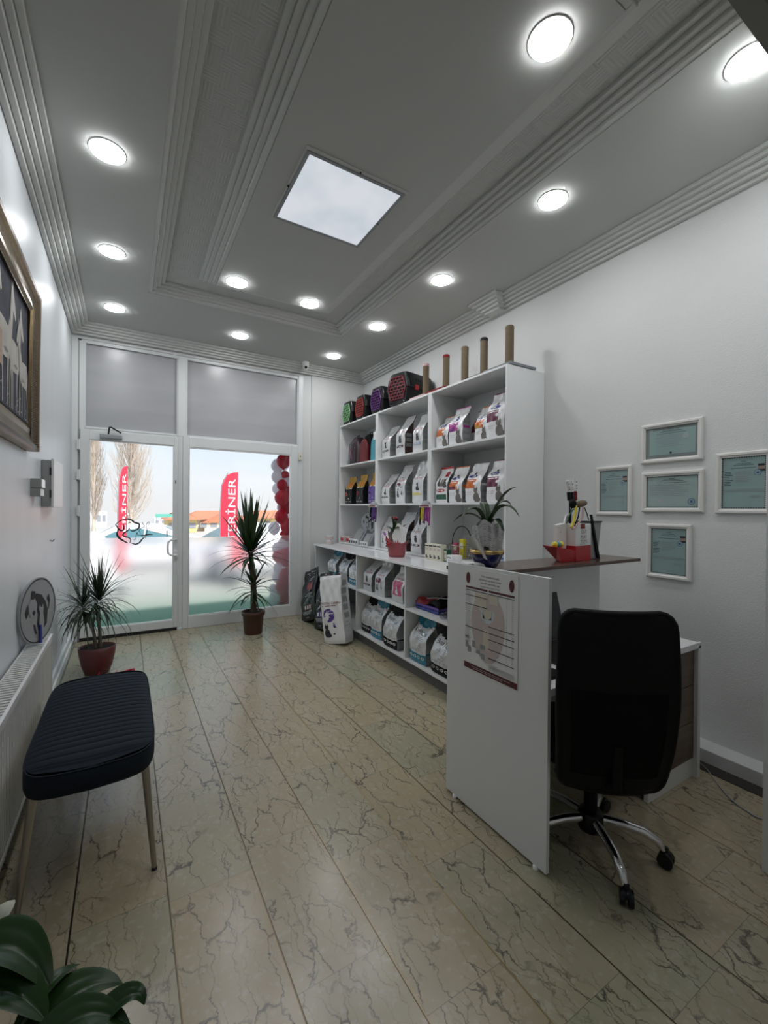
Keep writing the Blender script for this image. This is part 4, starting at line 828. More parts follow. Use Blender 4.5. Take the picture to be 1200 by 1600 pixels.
def adult():
    def fr(u, t): return 'red' if t > .93 else ('green' if .10 < t < .24 and abs(u) < .85 else 'bag_white')
    def ex(mb, F_, w, h, S_):
        quad(mb, F_, w*.02, w*.34, h*.72, h*.86, 'red'); animal(mb, F_, -w*.22, h*.46, h*.24, 'cat_dark'); animal(mb, F_, w*.02, h*.46, h*.22, 'cat_grey'); animal(mb, F_, w*.26, h*.42, h*.26, 'cat_dark')
        blob(mb, F_, -w*.02, h*.34, w*.36, h*.045, 'red'); quad(mb, F_, -w*.24, w*.2, h*.335, h*.35, 'white', .004)
    return dict(front=fr, side=lambda s_, t: 'bag_grey2', top='red', extras=ex)
B(adult(), 3.235, 3.06, 1.79, Z2, 'red topped white bag with green band and black cats', lean=.03, seed=15)
B(diet('orange', 'mar', seal='orange'), 3.04, 2.86, 1.78, Z2, 'orange sealed white bag next to the red topped bag', lean=.05, seed=16)
B(diet('orange', 'orange', seal='bag_white'), 2.82, 2.63, 1.79, Z2, 'white bag with brown-orange block beside the rightmost maroon bag', lean=.06, seed=17)
B(diet('mar', 'mar'), 2.57, 2.375, 1.80, Z2, 'white bag with maroon block above the wrapped plant', lean=.05, seed=18)
B(vet('x', half='purple'), 4.245, 4.05, 1.31, Z3, 'white bag with purple half dome behind the gift pot', lean=.06, seed=19)
B(vet('brown_dk', side='brown_dk'), 3.93, 3.72, 1.36, Z3, 'tall silver bag with dark side standing behind the gift pot', lean=.10, seed=20)
B(vet('brown_dk'), 3.64, 3.45, 1.32, Z3, 'silver bag with dark stripe on counter right of the gift pot', lean=.06, seed=21)
CG = 'bags in the low cabinet'
zc, zb_ = .551, .121
B(litter('teal'), 4.98, 4.74, .88, zc, 'teal topped litter bag above the leaning bags', x=2.17, group=CG, d=.13, seed=22)
B(litter('black'), 4.66, 4.43, .87, zc, 'black topped litter bag between two teal ones, above the leaning bags', x=2.17, group=CG, d=.13, seed=23)
B(litter('teal'), 4.35, 4.12, .88, zc, 'teal topped bag beside first cabinet divider', x=2.15, group=CG, d=.13, seed=24)
B(vet('brown_dk'), 3.97, 3.79, .87, zc, 'silver bag with dark stripe in upper middle of low cabinet', x=2.13, group=CG, d=.12, lean=.10, seed=25)
B(vet('x', half='mar'), 3.69, 3.50, .89, zc, 'silver bag with maroon half dome in the low cabinet', x=2.11, group=CG, d=.12, lean=.06, seed=26)
B(dict(front=lambda u, t: 'pink' if .2 < t < .62 and abs(u) < .8 else 'silver', side=lambda s_, t: 'bag_grey', top='silver', extras=lambda mb, F_, w, h, S_: (txt(mb, F_, 'ROYAL CANIN', 0, h*.68, w*.7, 'red'), animal(mb, F_, 0, h*.24, h*.25, 'bag_white'))), 3.36, 3.17, .86, zc, 'pink fronted bag in the low cabinet', x=2.10, group=CG, d=.12, lean=.05, seed=27)
B(litter('black'), 4.00, 3.80, .47, zb_, 'leftmost black based litter bag on bottom shelf of low cabinet', x=2.13, group=CG, d=.13, seed=28, dw=1)
B(litter('teal'), 3.77, 3.555, .50, zb_, 'teal based litter bag between two black ones on bottom shelf', x=2.11, group=CG, d=.13, seed=29, dw=1)
B(litter('black'), 3.47, 3.23, .49, zb_, 'black based litter bag left of the cabinet divider', x=2.08, group=CG, d=.13, seed=30, dw=1)
B(litter('teal'), 3.02, 2.80, .49, zb_, 'large teal based litter bag right of the cabinet divider', x=2.075, group=CG, d=.14, seed=31, dw=1.05)
B(litter('black'), 2.71, 2.48, .46, zb_, 'rightmost black based litter bag next to the desk side panel', x=2.065, group=CG, d=.14, seed=32, dw=1.05)
LG = 'large bags leaning on the low cabinet'
bag('pet_food_bag', .38, .10, .63, darkbag('red_dk', 'red_dk'), (1.945, 4.93, .03), -84, 'black sack with red block leaning at left end of low cabinet', LG, .0, tilt=(-9, -20), seed=33)
bag('pet_food_bag', .30, .11, .64, darkbag('violet', 'violet'), (1.945, 4.55, .02), -84, 'black sack with violet block leaning beside the big white sack', LG, .0, tilt=(-9, -12), seed=34)
bag('pet_food_bag', .26, .17, .69, bigbag(), (1.905, 4.055, .008), -58, 'big white and silver sack leaning on front of low cabinet', LG, .02, tilt=(-3, -10), seed=35, boxy=True)

# ------------------------------------------------------------ carriers and scratching posts on top
def carrier(label, loc, rz, w, d, h, door, latch):
    t_ = thing('pet_carrier', label, 'pet carrier', loc, rz, group='pet carriers on top of the shelving')
    def shell(z0, z1, s0, s1, m):
        g = MB(); n_ = 5; mb = g
        def ringp(z, s_):
            P = []; a, b = w/2*s_, d/2*(.94+.06*s_); c = .035
            for cx_, cy_, a0 in ((a-c, b-c, 0), (-a+c, b-c, 90), (-a+c, -b+c, 180), (a-c, -b+c, 270)):
                for k_ in range(4): q_ = R(a0+30*k_); P.append((cx_+c*cos(q_), cy_+c*sin(q_), z))
            return P
        zs = [z0+(z1-z0)*i/4 for i in range(5)]; P = []
        for i, z in enumerate(zs): P += ringp(z, s0+(s1-s0)*(i/4)**(1.0 if s0 < s1 else 2.2))
        N = 16
        fs = [(i*N+k, i*N+(k+1) % N, (i+1)*N+(k+1) % N, (i+1)*N+k) for i in range(4) for k in range(N)]
        g.add(P, fs, m, True); g.add(P[:N], [tuple(range(N))[::-1]], m); g.add(P[-N:], [tuple(range(N))], m); return g
    shell(.0, h*.48, .80, .98, 'black_plastic').build('base_shell', t_)
    g = shell(h*.50, h, 1.0, .70, 'black_plastic')
    for i in range(7):
        y_ = -d*.22+i*d*.075
        for sg in (1, -1): g.box(sg*w*.46-.006, sg*w*.46+.006, y_, y_+.008, h*.56, h*.78, 'black')
    g.build('top_shell', t_)
    MB().box(-w*.51, w*.51, -d*.49, d*.49, h*.475, h*.505, 'black_gloss').build('seam_rim', t_, bev=.006)
    # grille door
    g = MB(); dw, dz0, dz1 = w*.37, h*.14, h*.86; y_ = -d/2-.004
    def outl(s_): return [(-dw*.72*s_, dz0), (dw*.72*s_, dz0), (dw*s_, (dz0+dz1)*.5), (dw*.66*s_, dz1), (-dw*.66*s_, dz1), (-dw*s_, (dz0+dz1)*.5)]
    o_ = outl(1); 
    for i in range(6): a, b = o_[i], o_[(i+1) % 6]; g.tube([(a[0], y_, a[1]), (b[0], y_, b[1])], .007, door, 6)
    nr_ = 7
    for i in range(nr_+1):
        z = dz0+(dz1-dz0)*i/nr_; hw = dw*(.72+.28*(1-abs(i/nr_-.5)*2)); g.box(-hw, hw, y_-.004, y_+.002, z-.004, z+.004, door)
        for k_ in range(5):
            if i < nr_: xx = -hw+hw*2*(k_+(.5 if i % 2 else 0))/4.5; 
            if i < nr_ and abs(xx) < hw: g.box(xx-.004, xx+.004, y_-.004, y_+.002, z, z+(dz1-dz0)/nr_, door)
    g.build('grille_door', t_)
    for sg in (1, -1): MB().box(sg*w*.50-.008, sg*w*.50+.008, -d*.28, -d*.16, h*.42, h*.58, latch).build('latch', t_, bev=.003)
    MB().tube([(0, -d*.14, h-.004), (0, -d*.12, h+.02), (0, d*.12, h+.02), (0, d*.14, h-.004)], .009, 'black_plastic', 8).build('handle', t_)
    MB().ell((w*.28, -d/2+.003, h*.05), .006, .004, .006, 'white').build('screw_cap', t_)
    return t_
ZT = 2.501
carrier('black pet carrier with lime green grille door, far left on shelving top', (2.675, 5.105, ZT), R(-90), .29, .40, .29, 'lime', 'black_plastic')
carrier('black pet carrier with orange-red grille door beside the green one', (2.675, 4.735, ZT), R(-90), .29, .40, .29, 'grill_red', 'grill_red')
carrier('black pet carrier with purple grille door on shelving top', (2.68, 4.345, ZT), R(-88), .30, .40, .30, 'grill_purple', 'black_plastic')
carrier('largest black pet carrier with dark red grille door and latches', (2.64, 3.86, ZT), R(-78), .34, .42, .32, 'grill_dkred', 'red')
def post(label, loc, bmat, capm, s_=.30, r_=.033, h=.36, under=None):
    t_ = thing('scratching_post', label, 'scratching post', loc, group='sisal scratching posts on top of the shelving')
    MB().box(-s_/2, s_/2, -s_/2, s_/2, 0, .022, bmat).build('base', t_, bev=.004)
    g = MB(); P = []; rs = []
    for i in range(60): P.append((0, 0, .022+(h-.022)*i/59)); rs.append(r_*(1 if i % 2 else .955))
    g.tube(P, rs, 'sisal', 16); g.build('post', t_)
    MB().lathe([(r_*1.02, h-.022), (r_*1.02, h-.004), (r_*.85, h+.006), (.0001, h+.008)], (0, 0, 0), capm, 16).build('cap', t_)
post('sisal scratching post on pink base, leftmost by the largest carrier', (2.60, 3.535, ZT), 'felt_pink', 'felt_pink', .24)
post('sisal scratching post with dark red base and cap', (2.615, 3.232, ZT), 'felt_red', 'felt_red', .28)
post('sisal scratching post on cream edged base, middle of the five', (2.63, 2.985, ZT+.001), 'felt_white', 'sisal', .20, under=1)
post('sisal scratching post with black cap and black base', (2.63, 2.742, ZT), 'felt_black', 'felt_black', .26)
post('sisal scratching post on grey felt base at right end of shelving', (2.63, 2.455, ZT), 'felt_grey', 'sisal', .29, .035)
for k_, lb, loc, rz in (('bp_w', 'clear and maroon pet backpack, left in top left compartment', (2.62, 5.03, Z1+.002), -90), ('bp_r', 'black and red pet backpack in top left compartment', (2.64, 4.73, Z1+.002), -90), ('bp_t', 'teal pet backpack with white tag against the shelf divider', (2.63, 4.44, Z1+.002), -90)):
    c1, c2 = {'bp_w': ('plastic_clear', 'backpack'), 'bp_r': ('bp_red', 'black'), 'bp_t': ('bp_teal', 'bp_teal')}[k_]
    t_ = thing('pet_backpack', lb, 'backpack', loc, R(rz), group='pet backpacks in the top left compartment'); wv = .27 if k_ != 'bp_t' else .22
    def body(w, d, h, m, y=0):
        g = MB(); N = 20; vs = []
        for i in range(13):
            t = i/12; s_ = (1-max(0, (t-.45)/.55)**2.6*.62); q_ = (1 if t < .9 else 1-(t-.9)*4)
            for k in range(N): a = 2*pi*k/N; vs.append((w/2*s_*math.copysign(abs(cos(a))**.6, cos(a)), y+d/2*q_*math.copysign(abs(sin(a))**.6, sin(a))*(1-.25*t), h*t))
        g.add(vs, [(i*N+k, i*N+(k+1) % N, (i+1)*N+(k+1) % N, (i+1)*N+k) for i in range(12) for k in range(N)], m, True); g.add(vs[-N:], [tuple(range(N))], m); return g
    body(wv, .19, .36, c2).build('body', t_); body(wv*.74, .07, .29, c1, -.095).build('front_pocket', t_)
    MB().tube([(-.03, .0, .35), (-.03, .0, .385), (.03, .0, .385), (.03, 0, .35)], .006, 'black', 6).build('handle', t_)
    if k_ == 'bp_t': MB().box(.02, .09, -.135, -.132, .24, .33, 'white').build('tag', t_)
    if k_ == 'bp_w': MB().tube([(-.06, -.13, .05), (-.03, -.135, .25)], .004, 'white', 5).tube([(.05, -.13, .07), (.02, -.137, .22)], .003, 'pink', 5).build('zip', t_)

# ------------------------------------------------------------ small things on the counter
ZK = .933
t_ = thing('food_can_stack', 'two stacked small pet food cans at far left end of counter', 'cans', (2.25, 5.11, ZK))
for i in range(2): c_ = MB().lathe([(.0001, 0), (.048, 0), (.05, .003), (.05, .052), (.047, .056), (.0001, .056)], (0, 0, .058*i), 'silver', 20).build('can', t_); MB().lathe([(.0505, .008), (.0505, .046)], (0, 0, .058*i), 'poster_pink', 20).build('paper_band', c_)
bpy.data.objects.remove(bpy.data.objects['food_can_stack']) if False else None
for i, (x, y, lb) in enumerate(((2.52, 5.20, 'reddish can tray nearest the side wall'), (2.54, 5.07, 'second reddish can tray from the side wall'))):
    t_ = thing('can_tray', 'small '+lb+' on counter', 'tray', (x, y, .954), group='reddish can trays on the counter')
    MB().box(-.05, .05, -.05, .05, 0, .075, 'poster_pink').build('box', t_, bev=.004); MB().box(-.052, -.05, -.04, .04, .02, .055, 'red').build('print', t_)
for i, (x, y, s_, lb) in enumerate(((2.56, 4.84, 1.25, 'grey sloping cardboard display of cow-patterned packs, larger one'), (2.53, 4.56, .95, 'grey sloping cardboard display, smaller one beside the shelf divider'))):
    t_ = thing('counter_display', lb, 'display box', (x, y, .954), group='sloping display boxes on the counter')
    g = MB(); g.ext([(-.07*s_, 0), (.08*s_, 0), (.08*s_, .13*s_), (.02*s_, .15*s_)], (0, -.10*s_, 0), (1, 0, 0), (0, 0, 1), (0, .20*s_, 0), 'slate'); g.build('case', t_, bev=.003)
    g = MB()
    for k_ in range(4): g.box(-.075*s_-.02, -.072*s_, -.09*s_+k_*.046*s_, -.055*s_+k_*.046*s_, .0, .05*s_, 'white'); g.box(-.078*s_-.02, -.075*s_-.018, -.085*s_+k_*.046*s_, -.067*s_+k_*.046*s_, .01, .035*s_, 'ink')
    g.build('packs', t_)
    MB().ext([(-.05*s_, .035*s_), (-.002*s_, .125*s_), (.0*s_-.004, .13*s_), (-.055*s_, .035*s_)], (0, -.07*s_, 0), (1, 0, 0), (0, 0, 1), (0, .14*s_, 0), 'rad_slot').build('window', t_)
ds2 = thing('round_plaque', 'smaller round grey dog and cat plaque standing on the counter', 'sign', (2.62, 4.73, 1.09), rz=R(-68)); animal_sign(ds2, .135)
MB().box(-.02, .02, .0, .012, -.136, .02, 'slate').build('stand', ds2)
for i, (y, lb, cs) in enumerate(((4.285, 'clip strip of purple collars hanging at left shelf divider', ('collar_a', 'violet', 'black', 'slate')), (3.285, 'clip strip of purple and yellow collars hanging at right shelf divider', ('magenta', 'purple', 'yellow2', 'black')))):
    t_ = thing('hanging_collar_rack', lb, 'collar display', (XS-.03, y, 1.24), group='collar racks hanging from the shelf edge')
    MB().box(-.02, .012, -.085, .085, .175, .20, 'white').box(-.022, -.02, -.07, .07, .18, .195, 'red_dk').build('header_card', t_)
    MB().lathe([(.045, 0), (.04, .02), (.02, .035), (.0001, .038)], (0, 0, .20), 'slate', 14).build('hook', t_)
    for k_ in range(7):
        yy = -.072+k_*.024; g = MB().tube([(-.01, yy, .175), (-.014-.006*(k_ % 2), yy, .09), (-.012, yy+.008, .02+.02*(k_ % 3))], .008, cs[k_*len(cs)//7], 6); g.build('collar', t_)
        MB().ell((-.012, yy+.008, .012+.02*(k_ % 3)), .007, .007, .009, 'white' if k_ % 2 else 'black', 8, 6).build('bell', t_)
# gift pot plant
t_ = thing('gift_plant', 'small potted plant wrapped in pink-red tissue on the counter', 'plant', (2.265, 3.53, ZK))
MB().lathe([(.0001, 0), (.075, 0), (.082, .02), (.095, .13), (.10, .14), (.085, .135), (.0001, .12)], (0, 0, 0), 'tissue', 24).build('wrapped_pot', t_)
g = MB()
for k in range(26):
    a = 2*pi*k/26; rr_ = .095 if k % 2 else .075; g.add([(rr_*cos(a), rr_*sin(a), .125), (rr_*1.05*cos(a+.24), rr_*1.05*sin(a+.24), .125), ((rr_+.035)*cos(a+.12), (rr_+.03)*sin(a+.12), .155+.012*(k % 3))], [(0, 1, 2)], 'tissue')
g.build('tissue_frill', t_)
g = MB()
for a in (1.2, 2.0, 2.7, 3.5, 4.2, 5.0): 
    c, s_ = cos(a), sin(a); g.tube([(-.09, .02, .13), (-.11+.03*c, .02+.05*c, .15+.05*s_), (-.10, .02+.07*c, .13+.03*s_)], .006, 'red', 6)
g.build('bow', t_)
g = MB()
g.add([(-.05, -.04, .12), (.0, -.13, .14), (.02, -.16, .27), (-.04, -.07, .33), (-.06, .0, .2)], [(0, 1, 2, 3, 4)], 'paper'); g.add([(-.06, .05, .13), (.0, .09, .13), (-.02, .11, .24), (-.07, .06, .25)], [(0, 1, 2, 3)], 'felt_pink'); g.build('wrapping_paper', t_)
g = MB()
for az, el, Ln in ((1.8, .5, .16), (2.8, .7, .15), (4.2, .6, .17), (5.2, .8, .15), (.6, .9, .16), (3.5, 1.2, .18), (1.0, .3, .15)): g.leaf((0, 0, .24), az, el, Ln, .075, .9, 'leaf')
g.tube([(0, 0, .12), (0, 0, .26), (.0, .03, .36)], .004, 'leaf', 5).build('leaves', t_)
g = MB(); 
for k in range(7): a = k*.9; g.ell((.0+.018*cos(a), .04+.022*sin(a), .365+.008*(k % 2)), .018, .018, .014, 'red_dk', 8, 6)
g.build('flower', t_)
# boxes right of it
def carton(name, label, cat, x, y, w, d, h, m, rz=0, prints=(), group=None, z=ZK):
    t_ = thing(name, label, cat, (x, y, z), R(rz), group=group); MB().box(0, d, -w/2, w/2, 0, h, m).build('box', t_, bev=.0015)
    g = MB()
    for y0_, y1_, z0_, z1_, mm_ in prints: g.add([(-.001, -y0_*w/2, z0_*h), (-.001, -y1_*w/2, z0_*h), (-.001, -y1_*w/2, z1_*h), (-.001, -y0_*w/2, z1_*h)], [(0, 1, 2, 3)], mm_)
    if prints: g.build('print', t_)
    return t_
pr_ = ((-.9, .9, .84, .92, 'ink'), (-.6, .6, .60, .75, 'poster_pink'), (-.5, .1, .10, .32, 'ink'), (.2, .6, .12, .22, 'ink'))
for i, (y, lb) in enumerate(((3.225, 'leftmost'), (3.165, 'second from left'), (3.105, 'third from left'), (3.045, 'rightmost'))): carton('medicine_box', 'slim white printed carton with black spots, '+lb+' of the row of four', 'box', 2.40, y, .057, .06, .145, 'cream', prints=pr_, group='slim white cartons on the counter')
carton('medicine_box', 'slim green and white carton beside the wire basket', 'box', 2.43, 2.992, .045, .05, .105, 'green', prints=((-.8, .8, .08, .92, 'cream'), (-.5, .5, .2, .3, 'greenbox'), (-.4, .4, .6, .7, 'greenbox')))
carton('medicine_box', 'small wide white carton in front of the wire basket', 'box', 2.40, 2.90, .10, .10, .065, 'white', prints=((-.8, .6, .6, .78, 'ink_grey'), (-.4, .8, .3, .42, 'ink_lt')), rz=-12)
t_ = thing('wire_basket', 'wire basket with tall arched handle and green packs on counter', 'basket', (2.62, 2.99, .954))
g = MB()
for z, r_ in ((.005, .10), (.06, .12), (.12, .135)): g.tube([(r_*cos(2*pi*k/24), r_*sin(2*pi*k/24), z) for k in range(25)], .003, 'leg_metal', 5)
for k in range(24): a = 2*pi*k/24; g.tube([(.10*cos(a), .10*sin(a), .005), (.135*cos(a), .135*sin(a), .12)], .002, 'leg_metal', 4)
g.build('basket_body', t_); MB().tube([(0, .135*cos(pi*k/16), .12+.17*sin(pi*k/16)) for k in range(17)], .004, 'black', 6).build('handle', t_)
for i, (x, y, h, m, lb) in enumerate(((2.57, 3.03, .13, 'pink', 'pinkish pack'), (2.57, 2.94, .17, 'yellow2', 'yellow and white pack'), (2.63, 3.0, .12, 'greenbox', 'green pack'))): carton('treat_pack', lb+' standing in the wire basket', 'pack', x, y, .055, .03, h, m, prints=((-.8, .8, .5, .8, 'cream'),), z=.962)
for i, (x, y, h, c_) in enumerate(((2.74, 2.93, .30, 'ink_lt'), (2.76, 2.86, .33, 'felt_grey'))):
    tag(MB().lathe([(.0001, 0), (.028, 0), (.028, h*.8), (.012, h*.9), (.012, h), (.0001, h)], (x, y, .954), c_, 14).build('spray_bottle'), ['slim grey bottle behind the wire basket, left one', 'slim grey bottle behind the wire basket, right one'][i], 'bottle')
carton('medicine_box', 'pale blue striped carton behind the blue bowl', 'box', 2.56, 2.47, .20, .08, .10, 'blue_lt', prints=((-.9, .9, .7, .8, 'blue'), (-.9, .9, .3, .45, 'cream')))

# folded goods in the low cabinet
for i, (z, m, lb) in enumerate(((.551, 'blue', 'bottom'), (.578, 'violet', 'middle'))):
    t_ = thing('folded_pad', 'folded blue-violet pet pad, %s of the stack in the low cabinet' % lb, 'pad', (2.27, 2.86, z), group='folded pads in the low cabinet'); MB().box(-.14, .14, -.16, .16, 0, .026, m).build('cloth', t_, bev=.011, segs=3)
t_ = thing('folded_garment', 'folded maroon and black pet garment on top of the blue-violet pads', 'garment', (2.27, 2.86, .605))
def fg(u, v): return (-.14+.28*u, -.165+.33*v, .022+.022*sin(7*v+3*u)*sin(5*u+1)+.018*sin(3.1*v)+(-.03 if u in (0, 1) or v in (0, 1) else 0))
MB().grid(fg, 14, 18, lambda u, v: 'red_dk' if v > .45 and u < .7 else 'black').build('cloth', t_); MB().tube([(-.12, .02, .05), (-.05, -.04, .056), (.02, -.10, .05)], .006, 'ink_lt', 5).tube([(-.1, -.08, .045), (.0, -.02, .058)], .005, 'ink_lt', 5).build('strap', t_)
tag(MB().lathe([(.0001, 0), (.06, 0), (.09, .08), (.093, .085), (.085, .08), (.0001, .01)], (2.45, 2.70, .551), 'pink', 24).build('pet_bowl'), 'pink plastic bowl behind the folded garment in the low cabinet', 'bowl')
tag(MB().ell((2.30, 2.60, .60), .05, .045, .048, 'yellow2').build('toy_ball'), 'yellow toy ball in the low cabinet next to desk panel', 'ball')
g = MB()
for k in range(5): g.ell((2.10+.01*k, 2.60-.025*k, .575+.014*(k % 3)), .035, .03, .03, 'plastic_clear', 7, 5)
tag(g.build('plastic_bag'), 'crumpled clear plastic bag at shelf edge in the low cabinet', 'bag')

# ------------------------------------------------------------ reception desk
de = thing('reception_desk', 'white reception desk with tall side panel, dark wood ledge and brown drawers', 'desk', (1.98, 1.37, 0))
PX = 1.37
MB().box(PX, PX+.018, 1.07, 1.665, .012, 1.135, 'lam').build('side_panel', de, True, bev=.0012)
for y in (1.12, 1.60): MB().lathe([(.012, 0), (.012, .012), (.0001, .012)], (PX+.004, y, 0), 'white', 12).build('foot', de, True)
MB().box(PX+.018, 2.60, 1.650, 1.668, .05, 1.092, 'lam').build('rear_panel', de, True, bev=.0012)
MB().box(PX+.0185, 2.655, 1.425, 1.70, 1.092, 1.110, 'wood').build('counter_ledge', de, True, bev=.0012)
MB().box(PX+.018, 2.575, 1.085, 1.650, .692, .710, 'lam').box(PX+.018, 2.593, 1.075, 1.085, .680, .710, 'lam').build('desktop', de, True, bev=.0012)
MB().box(2.562, 2.593, 1.075, 1.650, .0, .692, 'lam').build('end_panel', de, True, bev=.0012)
MB().box(2.14, 2.562, 1.10, 1.12, .0, .098, 'lam').box(2.14, 2.158, 1.10, 1.65, .098, .692, 'lam').build('drawer_carcass', de, True)
for i in range(3):
    z = .104+i*.194
    dr = MB().box(2.142, 2.558, 1.092, 1.11, z, z+.190, 'wood_front').build('drawer', de, True, bev=.001)
    z += .125
    h_ = MB().tube([(2.36, 1.092, z), (2.36, 1.060, z-.002), (2.50, 1.060, z-.002), (2.50, 1.092, z)], .006, 'black', 6); h_.build('handle', dr, True)
# poster on side panel
po = thing('price_list_poster', 'veterinary price list poster with animal outline taped on desk side panel', 'poster', (PX, 1.376, .89))
px_ = PX-.0025
def PF(a, b): return (px_, 1.376-a, .89+b)      # a to the right, b up
g = MB().box(px_, PX-.0006, 1.216, 1.536, .659, 1.122, 'paper')
px_ -= .0006
def PR(a0, a1, b0, b1, m): g.add([PF(a0, b0), PF(a1, b0), PF(a1, b1), PF(a0, b1)], [(0, 1, 2, 3)], m)
PR(-.16, .16, -.231, -.205, 'maroon')
px_ -= .0004
for s_, b, h in (('TVHB ANKARA BÖLGESİ', .206, .0095), ('VETERİNER HEKİMLER ODASI', .190, .0095), ('2024 PET HAYVANLARI', .1745, .008), ('ASGARİ ÜCRET FİYAT LİSTESİ', .160, .008)): g.text(s_, lambda a, b2, b=b: PF(a, b+b2), h=h, m='ink')
for a in (-.137, .126):
    vs = [PF(a+.0135*cos(2*pi*k/20), .187+.026*sin(2*pi*k/20)) for k in range(20)]; g.add(vs, [tuple(range(20))], 'maroon')
PR(-.153, -.012, .140, .149, 'maroon'); PR(-.005, .142, .140, .149, 'maroon')
# oval animal body
vs = [PF(-.012+.100*cos(2*pi*k/40)*(1+.12*sin(2*pi*k/40)), -.02+.155*sin(2*pi*k/40)) for k in range(40)]; g.add(vs, [tuple(range(40))], 'poster_pink')
px_ -= .0004
for a0, a1, b0, b1 in ((-.09, -.02, .06, .128), (.0, .05, .09, .13)): PR(a0, a1, b0, b1, 'poster_beige')
vs = []; 
for k in range(21): a = pi+pi*k/20; vs += [PF(-.012+.045*cos(a), .06+.06*sin(a)), PF(-.012+.030*cos(a), .06+.042*sin(a))]
g.add(vs, [(2*k, 2*k+2, 2*k+3, 2*k+1) for k in range(20)], 'poster_blue')
PR(-.04, .012, .02, .058, 'poster_beige'); PR(-.035, .0, -.12, -.03, 'poster_beige')
px_ -= .0004
for a0, a1, b in ((-.153, -.012, .131), (-.005, .142, .131), (-.153, -.012, .107), (-.153, -.012, .065), (-.153, -.012, -.040), (-.005, .142, -.012), (-.005, .142, -.040), (-.005, .142, -.068), (-.005, .142, -.110), (-.005, .142, -.150)): PR(a0, a1, b, b+.0032, 'ink')
for k in range(30): b = .122-.0078*k; PR(-.152, -.152+.028+.010*((k*7) % 5)/4, b, b+.0022, 'ink_lt'); 
for k in range(34): b = .122-.0078*k; PR(.098, .104, b, b+.0022, 'ink_lt'); PR(.128, .138, b, b+.0022, 'ink_lt'); 
for k in range(26):
    b = .05-.0078*k
    if k % 4: PR(-.09, -.09+.045, b, b+.0016, 'ink_lt'); PR(.01, .055, b-.06, b-.0584, 'ink_lt')
for k in range(9): PR(0, .145, -.178-.0027*k, -.1768-.0027*k, 'ink_lt')
for a0, a1, b0, b1 in ((-.152, -.128, -.092, -.080), (-.150, -.134, -.135, -.105), (-.105, -.088, -.125, -.095), (-.135, -.115, -.155, -.125), (-.055, -.022, -.120, -.100), (-.080, -.055, -.145, -.130), (-.05, -.025, -.165, -.140)): PR(a0, a1, b0, b1, 'ink_grey')
for k in range(2): PR(-.11+.01*k, .12-.04*k, -.216-.007*k, -.214-.007*k, 'ink_lt')
g.build('sheet', po, True)
# blue bowl with paper-wrapped plant
bw = thing('blue_bowl', 'deep cobalt blue bowl with gold rim on the dark wood ledge', 'bowl', (1.470, 1.50, 1.111))
MB().lathe([(.0001, 0), (.040, 0), (.060, .035), (.077, .082), (.078, .088), (.073, .086), (.055, .04), (.0001, .015)], (0, 0, 0), 'cobalt', 40).build('bowl_body', bw); MB().lathe([(.076, .076), (.0795, .076), (.080, .094), (.074, .094), (.074, .086)], (0, 0, 0), 'gold_rim', 40).build('rim', bw)
wp = thing('wrapped_plant', 'leafy plant wrapped in printed newspaper sheets standing in blue bowl', 'plant', (1.470, 1.50, 1.13))
g = MB()
def cone(u, v):
    a = 2*pi*u; r_ = .050+.010*sin(5*a)*v+.010*v+.004*sin(9*a+3*v); return (r_*cos(a)*1.15+.012*v*sin(3*a), r_*sin(a)*1.15-.0, .02+.17*v+.02*sin(2*a)*v+.01*sin(7*a)*v)
g.grid(cone, 56, 10, 'newsprint', smooth=False); g.build('newspaper', wp)
g = MB()
def cz(u, v, dd=.0035): p = cone(u, v); l_ = math.hypot(p[0], p[1]); return (p[0]*(1+dd/l_), p[1]*(1+dd/l_), p[2])
for i in range(14):
    for j in range(16):
        if rnd.random() < .25: continue
        u0 = .36+i*.040; v0 = .06+j*.055; m_ = 'ink_grey' if rnd.random() < .6 else 'ink_lt'
        g.add([cz(u0, v0), cz(u0+.026, v0), cz(u0+.026, v0+.018), cz(u0, v0+.018)], [(0, 1, 2, 3)], m_)
for u0 in (.44, .60): g.add([cz(u0, .3), cz(u0+.05, .3), cz(u0+.05, .38), cz(u0, .38)], [(0, 1, 2, 3)], 'ink')
g.build('newsprint', wp)
fl = MB(); fl.grid(lambda u, v: (-.055-.05*v+.01*sin(5*u), .03-.10*u, .055+.09*v-.02*u), 6, 4, 'newsprint', False); fl.build('loose_sheet', wp)
g = MB()
for az, r_, hh, w, dz in ((R(165), .17, .14, .05, -.10), (R(125), .20, .10, .05, -.07), (R(-75), .20, .16, .055, -.09), (R(-50), .16, .22, .06, .05), (R(-95), .14, .06, .05, -.08), (R(60), .14, .16, .05, 0), (R(-20), .15, .18, .05, -.03), (R(100), .12, .12, .05, .02)):
    c, s_ = cos(az), sin(az); r_ *= .82; curved_leaf(g, (0, 0, .18), (c*r_*.5, s_*r_*.5, .18+hh*.62), (c*r_, s_*r_, .18+(hh+dz)*.7), w*.9, 'leaf', cup=.3)
g.ell((0, 0, .18), .03, .03, .03, 'leaf'); g.build('leaves', wp)
t_ = thing('white_mouse', 'rounded white plastic object on the ledge left of the blue bowl', 'gadget', (1.425, 1.50, 1.111)); MB().ell((0, 0, .022), .020, .033, .022, 'white').build('body', t_); MB().box(-.004, .004, .01, .018, .03, .10, 'white').build('stem', t_)
